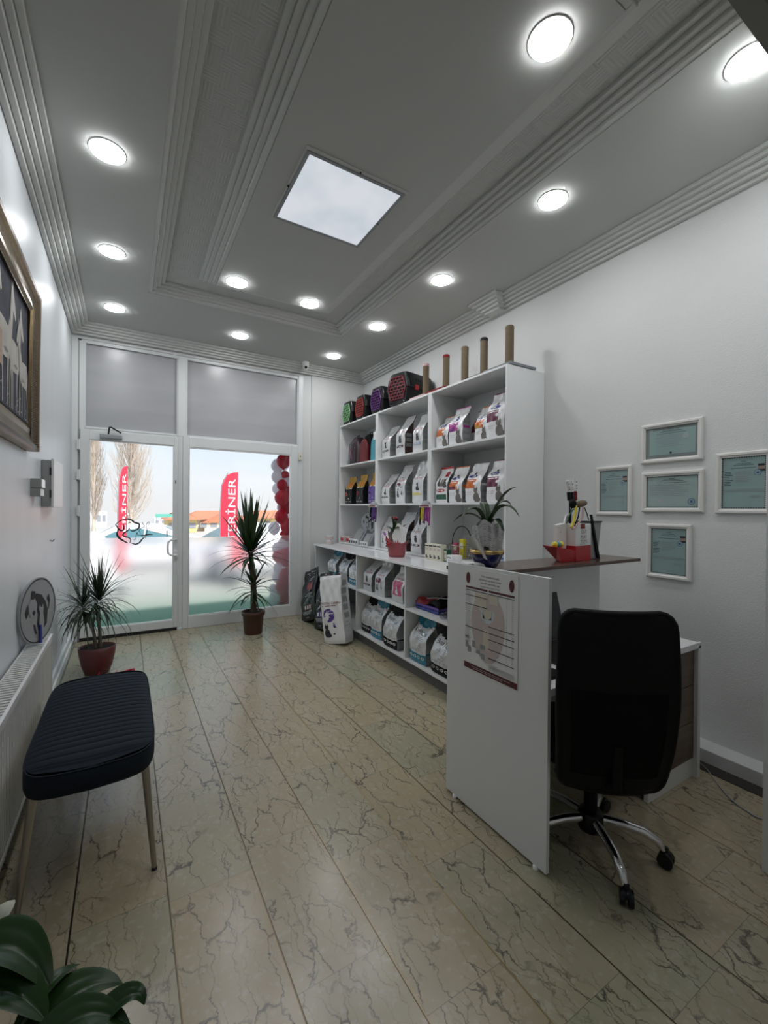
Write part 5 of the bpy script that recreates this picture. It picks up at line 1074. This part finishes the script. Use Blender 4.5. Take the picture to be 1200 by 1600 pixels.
# cat toys display box
cb = thing('cat_toys_box', 'white and red cat toys display box with teaser wands on ledge', 'display box', (2.133, 1.552, 1.111), R(4))
x0, x1, y0, y1, h1 = .0, .152, -.055, .045, .207
g = MB().box(x0, x1, y0, y1, 0, .085, 'red').box(x0, x1, y0, y1, .085, h1, 'white'); g.build('carton', cb, bev=.001)
g = MB().text('CAT', lambda a, b: (.078+a, y0-.001, .163+b), h=.019, m='maroon').text('PLAY', lambda a, b: (.078+a, y0-.001, .134+b), h=.019, m='maroon').text('TOYS', lambda a, b: (.078+a, y0-.001, .108+b), h=.019, m='maroon')
g.add([(.045, y0-.001, .180), (.09, y0-.001, .180), (.09, y0-.001, h1), (.045, y0-.001, h1)], [(0, 1, 2, 3)], 'red_dk').add([(.04, y0-.001, .093), (.095, y0-.001, .093), (.095, y0-.001, .096), (.04, y0-.001, .096)], [(0, 1, 2, 3)], 'ink_lt'); g.build('lettering', cb)
g = MB(); g.hexa([(-.115, -.045, .0), (0, -.05, .0), (0, .045, 0), (-.03, .045, 0), (-.165, -.05, .085), (0, -.055, .06), (0, .055, .075), (-.15, .055, .09)], 'red'); g.build('open_tray', cb, bev=.001)
g = MB(); g.hexa([(-.06, .02, .07), (-.005, .0, .07), (-.005, .04, .07), (-.06, .045, .07), (-.06, .02, .20), (-.005, .0, .21), (-.005, .04, .21), (-.06, .045, .20)], 'white'); g.text('PLAY', lambda a, b: (-.034+a, .009+.002, .16+b), h=.009, m='maroon'); g.build('inner_flap', cb)
g = MB(); g.ext([(0, 0), (.12, 0), (.10, .055), (.02, .05)], (.008, .02, h1), (1, 0, 0), (0, 0, 1), (0, .01, 0), 'white').add([(.03, .018, h1+.01), (.06, .018, h1+.01), (.06, .018, h1+.04), (.03, .018, h1+.04)], [(0, 1, 2, 3)], 'red_dk'); g.build('header_flap', cb)
for i, (x, y, m, lb) in enumerate(((-.125, -.02, 'yellow2', 'leftmost'), (-.098, -.005, 'teal', 'middle'), (-.07, .0, 'yellow2', 'rightmost'))):
    pass
from math import atan2
def W2(p): c, s_ = cos(R(4)), sin(R(4)); return (2.133+p[0]*c-p[1]*s_, 1.552+p[0]*s_+p[1]*c, 1.111+p[2])
for i, (x, m, lb) in enumerate(((-.128, 'yellow2', 'yellow toy ball at left in the red tray'), (-.100, 'bp_teal', 'blue toy ball between two yellow ones in the red tray'), (-.072, 'yellow2', 'yellow toy ball at right in the red tray'))): tag(MB().ell((0, 0, 0), .017, .017, .017, m).build('toy_ball'), lb, 'ball', 'toy balls in the red tray').location = W2((x, -.01, .095))
for i, (P, top, m, lb) in enumerate((([(.03, .0, .21), (.020, .0, .36), (-.002, .0, .45)], 'paper', 'black_plastic', 'teaser wand with printed sleeve, leaning furthest left'), ([(.05, .01, .21), (.048, .0, .36), (.035, .0, .452)], 'paper', 'black_plastic', 'teaser wand with printed sleeve, second from left'), ([(.075, .0, .21), (.082, .0, .36), (.075, .0, .47)], 'paper', 'red_dk', 'tallest teaser wand with dark red grip'))):
    t_ = thing('cat_teaser_wand', lb+', in the cat toys box', 'cat toy', W2((0, 0, 0)), R(4), group='teaser wands in the cat toys box')
    MB().tube(P[:2], .004, 'black', 6).build('stick', t_); MB().tube([Vector(P[1])-Vector((0, 0, .02)), Vector(P[1]).lerp(Vector(P[2]), .3)], .011, m, 8).build('grip', t_)
    g = MB().tube([Vector(P[1]).lerp(Vector(P[2]), .3), P[2]], .0105, top, 8)
    for q_ in (.45, .6, .78): 
        c = Vector(P[1]).lerp(Vector(P[2]), q_); g.ell((c.x, c.y-.008, c.z), .004, .004, .006, 'ink', 6, 4)
    g.build('paper_sleeve', t_)
t_ = thing('plush_roll_toy', 'brown plush roll toy with coloured ribbons draped across the wands', 'cat toy', W2((.05, -.03, .320)), R(4))
MB().tube([(-.03, 0, .0), (.0, -.003, -.002), (.05, -.003, .004), (.075, 0, .006)], [.016, .018, .019, .016], 'sisal', 10).build('roll', t_); MB().ell((-.045, .0, .0), .022, .02, .026, 'black').build('tuft', t_)
for P, m, r_ in (([(-.03, -.012, -.01), (-.05, -.02, -.05), (-.065, -.02, -.10), (-.09, -.02, -.13)], 'yellow2', .007), ([(-.05, -.01, -.03), (-.09, -.01, -.06), (-.12, -.01, -.11)], 'green', .004), ([(.03, -.018, -.02), (.02, -.022, -.07), (-.02, -.022, -.11), (-.08, -.022, -.14)], 'felt_pink', .006), ([(.0, -.015, -.02), (-.02, -.02, -.07), (-.06, -.02, -.13)], 'black', .004), ([(.05, -.015, -.02), (.07, -.02, -.06), (.085, -.02, -.09)], 'black', .003)): MB().tube(P, r_, m, 6).build('ribbon', t_)
t_ = thing('letter_bin', 'tapered black plastic bin with loose strap beside the cat toys box', 'bin', W2((.222, .0, 0)), R(2))
g = MB(); g.hexa([(-.042, -.035, 0), (.042, -.035, 0), (.042, .035, 0), (-.042, .035, 0), (-.058, -.045, .22), (.058, -.045, .22), (.058, .045, .22), (-.058, .045, .22)], 'panel_grey'); g.box(-.062, .062, -.05, .05, .213, .222, 'black_plastic'); g.build('body', t_, bev=.003); MB().hexa([(.02, -.048, .0), (.045, -.048, 0), (.045, -.04, 0), (.02, -.04, 0), (-.075, -.06, .26), (-.06, -.06, .26), (-.06, -.052, .26), (-.075, -.052, .26)], 'black').build('strap', t_)
# laptop on the desktop
t_ = thing('laptop', 'black laptop open on the desktop behind the tall side panel', 'laptop', (1.805, 1.33, .7105), R(-3))
MB().box(-.17, .17, -.12, .12, 0, .018, 'laptop').build('base', t_, bev=.004); g = MB(); g.hexa([(-.17, .12, .018), (.17, .12, .018), (.17, .128, .018), (-.17, .128, .018), (-.17, .18, .245), (.17, .18, .245), (.17, .188, .245), (-.17, .188, .245)], 'laptop'); g.hexa([(-.155, .122, .03), (.155, .122, .03), (.155, .124, .03), (-.155, .124, .03), (-.155, .176, .235), (.155, .176, .235), (.155, .178, .235), (-.155, .178, .235)], 'screen'); g.build('screen', t_)
tag(MB().box(1.41, 1.55, 1.13, 1.19, .7105, .728, 'black').build('phone', bev=.004), 'black handset lying on the desktop in front of the laptop', 'phone')
tag(MB().box(2.30, 2.50, 1.50, 1.62, .7105, .722, 'brown_dk').build('notebook', bev=.002), 'dark brown notebook at back right corner of the desktop', 'notebook')
# ------------------------------------------------------------ office chair
ch = thing('office_chair', 'black mesh-back office chair with chrome star base behind the desk', 'chair', (1.662, 1.082, 0), R(-38))
g = MB()
def bk(u, v, off=0):
    v = .5-.5*cos(pi*v)
    z = .365+.66*v; a = -1+2*u; w = .190+.008*sin(pi*v)-.012*(v < .5)*(1-2*v)
    q0 = max(0, abs(2*v-1)-.84)/.16; cornr = 1-.24*(1-math.sqrt(max(0, 1-q0*q0)))
    y = -.245-.03*sin(pi*v)-.04*(v-.2)+.035*(a*a)*-1*-.8+.06*max(0, .25-v)
    return (a*w*cornr, y+off, z)
g.grid(lambda u, v: bk(u, v), 22, 34, lambda u, v: 'mesh_cloth' if (.10 < u < .90 and .20 < v < .56) else 'black'); g.grid(lambda u, v: bk(1-u, v, .03 if v > .6 else .012), 22, 34, lambda u, v: 'mesh_cloth' if (.10 < u < .90 and .20 < v < .56) else 'black')
g.build('backrest', ch)
P = []
for k in range(81):
    t = k/80*4; s_ = int(t) % 4; f_ = t-int(t)
    u, v = {0: (f_, 0), 1: (1, f_), 2: (1-f_, 1), 3: (0, 1-f_)}[s_]; q_ = bk(u, v); P.append((q_[0], q_[1]+.01, q_[2]))
MB().tube(P, .014, 'black', 8).build('back_frame', ch)
g = MB()
def seatf(z, s_): return [(.235*s_*math.copysign(abs(cos(2*pi*k/28))**.55, cos(2*pi*k/28)), .02+.235*s_*math.copysign(abs(sin(2*pi*k/28))**.55, sin(2*pi*k/28)), z) for k in range(28)]
V = seatf(.42, .92)+seatf(.43, 1)+seatf(.47, 1)+seatf(.49, .93)+seatf(.492, .5); g.add(V, [(i*28+k, i*28+(k+1) % 28, (i+1)*28+(k+1) % 28, (i+1)*28+k) for i in range(4) for k in range(28)]+[tuple(range(28))[::-1], tuple(range(112, 140))], 'black', True); g.build('seat', ch)
for sg in (1, -1):
    MB().tube([(sg*.20, -.03, .43), (sg*.236, -.03, .45), (sg*.240, -.03, .64)], .014, 'black', 8).tube([(sg*.240, -.07, .645), (sg*.240, .0, .655), (sg*.238, .14, .655)], .018, 'black_plastic', 8).build('armrest', ch)
MB().box(-.03, .03, -.25, -.05, .395, .415, 'black').tube([(0, -.255, .40), (0, -.262, .56)], .018, 'black', 8).build('back_bracket', ch)
MB().tube([(0, 0, .15), (0, 0, .30)], .026, 'black', 14).tube([(0, 0, .28), (0, 0, .42)], .016, 'chrome', 12).box(-.09, .09, -.09, .10, .40, .42, 'black').build('gas_lift', ch)
MB().lathe([(.0001, .075), (.045, .075), (.05, .085), (.05, .14), (.04, .155), (.0001, .155)], (0, 0, 0), 'black_plastic', 20).build('hub', ch)
for k, aw in enumerate((-121, -53, 22, 94, 157)):
    a = R(aw+38); c, s_ = cos(a), sin(a)
    P = [(.04, .125), (.12, .125), (.19, .115), (.24, .09), (.258, .062)]
    lg = MB().tube([(c*r_, s_*r_, z) for r_, z in P], [.018, .018, .0175, .016, .012], 'chrome', 14).build('leg', ch)
    rr_ = .268; wx = MB(); per = Vector((-s_, c, 0))
    ctr = Vector((c*rr_, s_*rr_, .0275))
    for sg in (-1, 1):
        n_ = per.lerp(Vector((c, s_, 0)), .3).normalized(); wx.tube([ctr+n_*sg*.006, ctr+n_*sg*.022], .0272, 'black_plastic', 18)
    wx.tube([ctr+Vector((0, 0, .0)), ctr+Vector((0, 0, .045))], .010, 'black_plastic', 8); wx.ell((ctr.x, ctr.y, ctr.z+.014), .024, .024, .018, 'black_plastic'); wx.build('caster', lg)
# cable
tag(MB().tube([(2.70, 1.22, .004), (2.71, 1.15, .03), (2.69, 1.08, .006), (2.60, 1.0, .004), (2.53, .93, .004), (2.49, .87, .004), (2.47, .80, .004), (2.50, .72, .004)], [.002, .002, .002, .003, .004, .004, .004, .004], 'slate', 6).build('power_cable'), 'thin grey cable trailing on the floor right of the desk', 'cable')

# ------------------------------------------------------------ framed papers on the right wall
def cert(label, ya, yb, z0, z1, kind, seed):
    r_ = random.Random(seed); w, h = abs(ya-yb), z1-z0; yc, zc_ = (ya+yb)/2, (z0+z1)/2
    t_ = thing('framed_certificate', label, 'framed certificate', (XR, yc, zc_), group='white framed certificates on the right wall')
    prof = [(0, .0), (0, .014), (.006, .020), (.016, .020), (.024, .012), (.028, .012), (.028, .004)]
    cor = [(-1, -1), (1, -1), (1, 1), (-1, 1)]; vs = []
    for sa_, sb_ in cor:
        for a, d in prof: vs.append((-d-.0, -sa_*(w/2-a), sb_*(h/2-a)))
    k_ = len(prof); fs = [(c*k_+i, ((c+1) % 4)*k_+i, ((c+1) % 4)*k_+i+1, c*k_+i+1) for c in range(4) for i in range(k_-1)]
    MB().add(vs, fs, 'cert_frame').build('frame', t_)
    iw, ih = w/2-.026, h/2-.026
    g = MB(); g.add([(-.005, iw, -ih), (-.005, -iw, -ih), (-.005, -iw, ih), (-.005, iw, ih)], [(0, 1, 2, 3)], 'cert_grey' if kind == 'dark' else ('cert_b' if kind == 'wide' else 'cert_a'))
    def q(a0, a1, b0, b1, m, d=.0058): g.add([(-d, -a0, b0), (-d, -a1, b0), (-d, -a1, b1), (-d, -a0, b1)], [(0, 1, 2, 3)], m)
    if kind == 'dark': q(-iw*.84, iw*.9, -ih*.76, ih*.80, 'cert_a', .0054)
    else:
        n_ = int(iw*2/.011)
        for k in range(n_):
            a = -iw+.004+k*(2*iw-.008)/n_
            for b in (-ih+.003, ih-.009): q(a, a+.006, b, b+.006, 'ink')
        n_ = int(ih*2/.011)
        for k in range(n_):
            b = -ih+.004+k*(2*ih-.008)/n_
            for a in (-iw+.003, iw-.009): q(a, a+.006, b, b+.006, 'ink')
    def seal(a, b, r0_, m): g.add([(-.0062, -(a+r0_*cos(2*pi*k/16)), b+r0_*sin(2*pi*k/16)) for k in range(16)], [tuple(range(16))], m); g.add([(-.0066, -(a+r0_*.8*cos(2*pi*k/16)), b+r0_*.8*sin(2*pi*k/16)) for k in range(16)], [tuple(range(16))], 'cert_b'); g.add([(-.0070, -(a+r0_*.45*cos(2*pi*k/16)), b+r0_*.45*sin(2*pi*k/16)) for k in range(16)], [tuple(range(16))], m)
    seal(-iw*.78, ih*.78, .011, 'ink_grey')
    for k, b in enumerate((.80, .72, .66, .55)): l_ = iw*(.12, .34, .44, .55)[k]; q(-l_, l_, ih*b, ih*b+.0022, 'ink')
    if kind == 'tall':
        q(iw*.62, iw*.90, ih*.44, ih*.68, 'skin_photo'); q(iw*.62, iw*.90, ih*.60, ih*.68, 'ink', .006); q(iw*.60, iw*.92, ih*.40, ih*.48, 'ink', .006); seal(iw*.62, ih*.36, .016, 'seal_blue')
        for k in range(9):
            b = ih*(.40-.062*k); q(-iw*.86, -iw*.86+iw*r_.uniform(.2, .4), b, b+.0026, 'ink')
            if k < 7: q(-iw*.36, iw*r_.uniform(.1, .45), b, b+.0026, 'ink_grey')
        for k in range(3): q(-iw*.86, iw*.86, -ih*.26-.006*k, -ih*.26-.006*k+.0018, 'ink_grey')
        for k in range(3): q(iw*.30, iw*.74, -ih*.50-.006*k, -ih*.50-.006*k+.002, 'ink_grey')
    else:
        for k in range(7):
            b = ih*(.40-.11*k); l_ = iw*r_.uniform(.3, .66); q(-l_ if kind == 'dark' else -iw*.86, l_, b, b+.0028, 'ink_grey')
        if kind == 'wide': seal(iw*.74, -ih*.62, .020, 'seal_blue'); q(-iw*.5, -iw*.36, -ih*.62, -ih*.44, 'ink_lt'); q(-iw*.1, iw*.2, -ih*.78, -ih*.76, 'ink_grey')
        else: q(-iw*.04, iw*.04, -ih*.74, -ih*.62, 'ink'); q(-iw*.7, -iw*.3, -ih*.84, -ih*.82, 'ink_grey'); q(iw*.2, iw*.8, -ih*.84, -ih*.82, 'ink_grey'); seal(iw*.55, ih*.3, .016, 'ink_lt')
    g.build('document', t_)
    MB().add([(-.0085, iw, -ih), (-.0085, -iw, -ih), (-.0085, -iw, ih), (-.0085, iw, ih)], [(0, 1, 2, 3)], 'glass').build('glazing', t_)
k_ = XR/2.87
def CZ(z): return 1.39+(z-1.39)*k_
for lb, ya, yb, z0, z1, kd in (('wide framed certificate on grey mount, topmost of the group', 1.54, 1.191, 1.697, 1.944, 'dark'), ('wide framed certificate with blue round seal, at centre of the group', 1.533, 1.185, 1.389, 1.640, 'wide'), ('upright framed certificate with portrait photo, leftmost of the group', 1.85, 1.597, 1.363, 1.700, 'tall'), ('upright framed certificate at far right, cut by the photo edge', 1.127, .875, 1.384, 1.721, 'tall'), ('lowest framed certificate, upright with small green sticker', 1.50, 1.243, .978, 1.316, 'tall')): cert(lb, ya*k_, yb*k_, CZ(z0), CZ(z1), kd, int(ya*100))

# ------------------------------------------------------------ outside
def gz(y): return -.5-max(0, y-12)*.030
g = MB(); g.box(-6, 10, YF+.3, 7.2, -.6, -.02, 'pavement'); struct('ground_pavement', g)
g = MB()
for i in range(12): a, b = 7.2+i*16, 7.2+(i+1)*16; g.add([(-70, a, gz(a)), (150, a, gz(a)), (150, b, gz(b)), (-70, b, gz(b))], [(0, 1, 2, 3)], 'asphalt')
struct('ground_street', g)
tag(MB().box(-3, 5, 5.72, 6.9, -.02, .03, 'turf').build('turf_mat'), 'strip of green artificial turf on the pavement outside the shopfront', 'turf', kind='stuff')
def reveal(): pass
struct('wall_street_front', MB().box(-8, XL-.12, YF+.15, YF+.3, -.6, 4.2, 'facade').box(XR+.12, 12, YF+.15, YF+.3, -.6, 4.2, 'facade').box(-8, 12, YF+.05, YF+.3, 3.46, 4.2, 'facade').box(XL-.12, XR+.12, YF+.3, YF+.45, 2.25, 3.5, 'facade_band'))
# balloons
bl = [(820, 172, .078, 'r'), (800, 205, .075, 'w'), (888, 180, .07, 'w'), (795, 297, .068, 'w'), (847, 285, .05, 'r'), (887, 330, .07, 'w'), (870, 118, .06, 'r'), (812, 392, .066, 'w'), (815, 372, .06, 'r'), (880, 428, .07, 'r'), (808, 478, .080, 'r'), (840, 548, .062, 'w'), (893, 545, .08, 'r'), (810, 634, .074, 'r'), (888, 630, .066, 'w'), (870, 715, .085, 'r'), (775, 722, .066, 'w'), (860, 790, .07, 'r'),
      (840, 860, .085, 'w'), (790, 880, .06, 'w'), (840, 970, .095, 'r'), (775, 955, .06, 'r'), (880, 930, .07, 'r'), (800, 1050, .07, 'w'), (870, 1060, .07, 'w'), (840, 1130, .085, 'r'), (780, 1120, .05, 'w'), (830, 1200, .09, 'r'), (885, 1210, .06, 'w'), (760, 1210, .05, 'w'), (850, 1290, .085, 'r'), (770, 1290, .07, 'w'), (845, 1370, .09, 'r'), (765, 1370, .07, 'w'), (850, 1440, .08, 'r'), (790, 1440, .06, 'w')]
for i, (a, b, r_, c) in enumerate(bl):
    # positions read off a detail of the window, then set in a plane just outside the glass
    yy = 5.72+.10*((i*7) % 5)/4-.05+(.10 if c == 'w' else 0)
    X_ = min(1.865, 1.755+(a-795)/95*.165*(yy/5.75)); Z_ = 2.03-(b-172)/5.517*.00902*(yy/5.75)
    t_ = thing('balloon', ('red' if c == 'r' else 'white')+' balloon in the column outside the window', 'balloon', (X_+.02, yy, Z_), rz=i*1.3, group='%s balloons in the balloon column' % ('red' if c == 'r' else 'white'))
    r_ *= 1.22
    MB().lathe([(.0001, r_*1.08), (r_*.5, r_*.95), (r_*.86, r_*.52), (r_, r_*.05), (r_*.93, -r_*.42), (r_*.62, -r_*.85), (r_*.25, -r_*1.12), (r_*.09, -r_*1.2)], (0, 0, 0), 'balloon_red' if c == 'r' else 'balloon_white', 20).build('envelope', t_)
    MB().lathe([(r_*.08, -r_*1.2), (r_*.16, -r_*1.29), (.0001, -r_*1.28)], (0, 0, 0), 'balloon_red' if c == 'r' else 'balloon_white', 8).build('knot', t_)
# banners
def banner(label, loc, rz, w, h, zbase):
    t_ = thing('feather_banner', label, 'banner', loc, R(rz), group='red banners outside the shop')
    P = [(0, .45), (w*.92, .45), (w*.98, h*.75), (w, h), (w*.70, h*.992), (w*.36, h*.965), (w*.14, h*.915), (w*.04, h*.84), (0, h*.6)]
    MB().ext(P, (0, 0, 0), (1, 0, 0), (0, 0, 1), (0, .006, 0), 'flag_red').build('flag', t_)
    for sg, y_ in ((1, -.003), (-1, .009)):
        g = MB(); g.text('VETERİNER', (lambda a, b: (w*.56-b, y_, h*.52+.06+a)) if sg > 0 else (lambda a, b: (w*.56+b, y_, h*.52+.06+a)), w=h*.78, h=w*.56, m='white'); g.build('lettering', t_)
    MB().tube([(-.012, 0, .0), (-.012, 0, h*.6), (.02, 0, h*.86), (w*.4, 0, h*.985)], .012, 'slate', 6).build('pole', t_); MB().lathe([(.0001, 0), (.22, 0), (.20, .06), (.0001, .07)], (0, 0, 0), 'black', 20).build('base', t_)
banner('red feather banner behind the tall potted plant, facing the window', (2.33, 13.0, -.53), 6, .50, 2.98, 0)
banner('red feather banner seen edge-on through the glass door', (-.17, 13.0, -.53), 62, .44, 3.02, 0)
# cars
def car(label, loc, rz, paint, L_=4.4, H_=1.48):
    t_ = thing('parked_car', label, 'car', loc, R(rz), group='parked cars outside')
    W_ = 1.78; prof = [(-2.2, .30), (-2.2, .62), (-2.12, .80), (-1.35, .93), (-.55, 1.38), (-.2, 1.46), (.75, 1.47), (1.25, 1.36), (1.85, 1.02), (2.15, .95), (2.2, .6), (2.18, .30)]
    g = MB(); n_ = len(prof); vs = []
    for s_, k in ((-1, 0), (1, 0)):
        for x, z in prof: vs.append((x, s_*(W_/2-(.16 if z > 1.1 else 0)), z))
    fs = [tuple(range(n_)), tuple(range(n_, 2*n_))[::-1]]+[((i+1) % n_, i, n_+i, n_+(i+1) % n_) for i in range(n_)]; g.add(vs, fs, paint); g.build('body', t_, bev=.05, segs=3)
    g = MB()
    for sg in (1, -1):
        y_ = sg*(W_/2-.065)
        for P in ([(-1.05, .95), (-.55, 1.30), (-.25, 1.36), (.1, 1.38), (.1, .95)], [(.16, .95), (.16, 1.38), (.72, 1.38), (1.15, 1.28), (1.5, 1.0), (1.4, .95)]):
            g.add([(x, sg*(W_/2+.004-.165*max(0, min(1, (z-.93)/.17))), z) for x, z in P], [tuple(range(len(P)))], 'car_glass')
    g.add([(-1.33, -.72, .95), (-1.33, .72, .95), (-.60, .66, 1.37), (-.60, -.66, 1.37)], [(0, 1, 2, 3)], 'car_glass'); g.add([(1.84, -.7, 1.04), (1.84, .7, 1.04), (1.29, .64, 1.36), (1.29, -.64, 1.36)], [(0, 3, 2, 1)], 'car_glass'); g.build('windows', t_)
    for x in (-1.4, 1.4):
        for sg in (1, -1): MB().tube([(x, sg*.70, .31), (x, sg*.90, .31)], .31, 'tyre', 18).tube([(x, sg*.895, .31), (x, sg*.905, .31)], .18, 'slate', 14).build('wheel', t_)
    return t_
car('white parked car straight behind the door handle and centre post', (3.6, 15.4, -.60), 8, 'car_white')
car('white parked car further back, left of the nearer white car', (.9, 20.5, -.76), 172, 'car_white')
car('white parked car with dark front at far left of the door pane', (-2.4, 11.2, -.52), 4, 'car_white')
car('blue parked car behind the potted plant crown', (8.9, 17.6, -.67), 170, 'car_blue')
car('white parked car between the plant and the balloons', (14.6, 21.0, -.77), 175, 'car_white')
# buildings, far off and on lower ground
def house(label, x0, x1, y, z0, z1, wall, roof, nw=5, gable=None):
    t_ = thing('house', label, 'building', ((x0+x1)/2, y, z0), group=None)
    MB().box(x0, x1, y, y+8, z0, z1, wall).build('walls', t_, True)
    if roof: MB().hexa([(x0-.5, y-.7, z1), (x1+.5, y-.7, z1), (x1+.5, y+8.5, z1), (x0-.5, y+8.5, z1), (x0+2, y+4, z1+1.4), (x1-2, y+4, z1+1.4), (x1-2, y+4.2, z1+1.4), (x0+2, y+4.2, z1+1.4)], 'roof_tile').build('roof', t_, True)
    if gable is not None:
        MB().box(gable-2.8, gable+2.8, y-1.5, y, z0, z1-.4, 'stucco').hexa([(gable-3.3, y-1.8, z1-.5), (gable+3.3, y-1.8, z1-.5), (gable+3.3, y+2, z1-.5), (gable-3.3, y+2, z1-.5), (gable-.1, y-1.8, z1+.9), (gable+.1, y-1.8, z1+.9), (gable+.1, y+2, z1+.9), (gable-.1, y+2, z1+.9)], 'roof_tile').build('gable', t_, True)
    for i in range(nw):
        xx = x0+(x1-x0)*(i+.5)/nw; yy = y-.05 if not (gable is not None and abs(xx-gable) < 3.6) else y-1.55
        MB().box(xx-.5, xx+.5, yy, yy+.04, z0+(z1-z0)*.35, z0+(z1-z0)*.75, 'win_far').build('window', t_, True)
house('cream house with orange tiled roof and gable left of the banner', 8.3, 17.5, 75, -2.4, -.5, 'stucco', True, 6, 13.6)
house('yellow-walled house with orange roof behind the crown of the plant', 19, 31, 78, -2.5, -.4, 'stucco_y', True, 6)
house('ochre house with orange roof at far left of the window', 5.0, 8.6, 66, -2.1, -.3, 'stucco_y', True, 3)
for i, (x, y, w, h, lb) in enumerate(((-12.5, 170, 7, 5.2, 'distant pale apartment block, left in the door pane'), (-2.5, 175, 5, 5.4, 'distant pale apartment block behind the wide bare tree'), (9, 180, 10, 3.0, 'distant low white building at right of the door pane'), (60, 170, 22, 5.6, 'distant white apartment block beside the balloons'))):
    house(lb, x, x+w, y, gz(y), gz(y)+h, 'stucco_w', False, 5)
t_ = thing('shop_sign', 'small distant green rooftop sign seen through the door', 'sign', (4.4, 63, 0)); MB().box(-1.1, 1.1, -.1, .1, .1, .55, 'sign_green').build('board', t_); MB().box(-1.0, -.9, -.05, .05, -2.0, .1, 'slate').box(.9, 1.0, -.05, .05, -2.0, .1, 'slate').build('posts', t_)
tag(MB().box(-30, 6, 45, 60, gz(60)-.1, gz(45)+.05, 'pavement').build('kerb_strip'), 'pale paved strip across the street', 'pavement', kind='stuff')
# poplars
def poplar(label, x, y, h, spread, n_, seed):
    r_ = random.Random(seed); t_ = thing('bare_poplar', label, 'tree', (x, y, gz(y)), group='bare poplars across the street')
    MB().tube([(0, 0, 0), (.05, 0, h*.5), (0, 0, h*.98)], [.22, .13, .02], 'poplar', 8).build('trunk', t_)
    g = MB()
    for i in range(n_):
        z0 = h*(.06+.86*(i/n_)); a = r_.uniform(0, 2*pi); ln = min(h*.98-z0, h*r_.uniform(.12, .34)); sp_w = spread*r_.uniform(.35, 1)*(1-(z0/h)**2.2)
        c, s_ = cos(a), sin(a); P = [(.0, 0, z0), (c*sp_w*.45, s_*sp_w*.45, z0+ln*.30), (c*sp_w*.85, s_*sp_w*.85, z0+ln*.7), (c*sp_w*(1.0+r_.uniform(-.1, .1)), s_*sp_w, z0+ln*1.05)]
        g.tube(P, [.05, .035, .022, .01], 'poplar', 3, cap=False)
        for q_ in range(5):
            u = r_.uniform(.25, .95); k = min(2, int(u*3)); b = Vector(P[k]).lerp(Vector(P[k+1]), u*3-k); a2 = a+r_.uniform(-1.4, 1.4); l2 = r_.uniform(.5, 1.6)
            g.tube([b, b+Vector((cos(a2)*l2*.28, sin(a2)*l2*.28, l2*.6)), b+Vector((cos(a2)*l2*.36, sin(a2)*l2*.36, l2*1.15))], [.02, .013, .006], 'poplar', 3, cap=False)
    g.build('branches', t_)
poplar('wide bare poplar behind the left banner', .5, 62, 17.5, 2.9, 340, 3)
poplar('narrow bare poplar at left edge of the door pane', -3.5, 66, 16.0, 1.5, 210, 4)
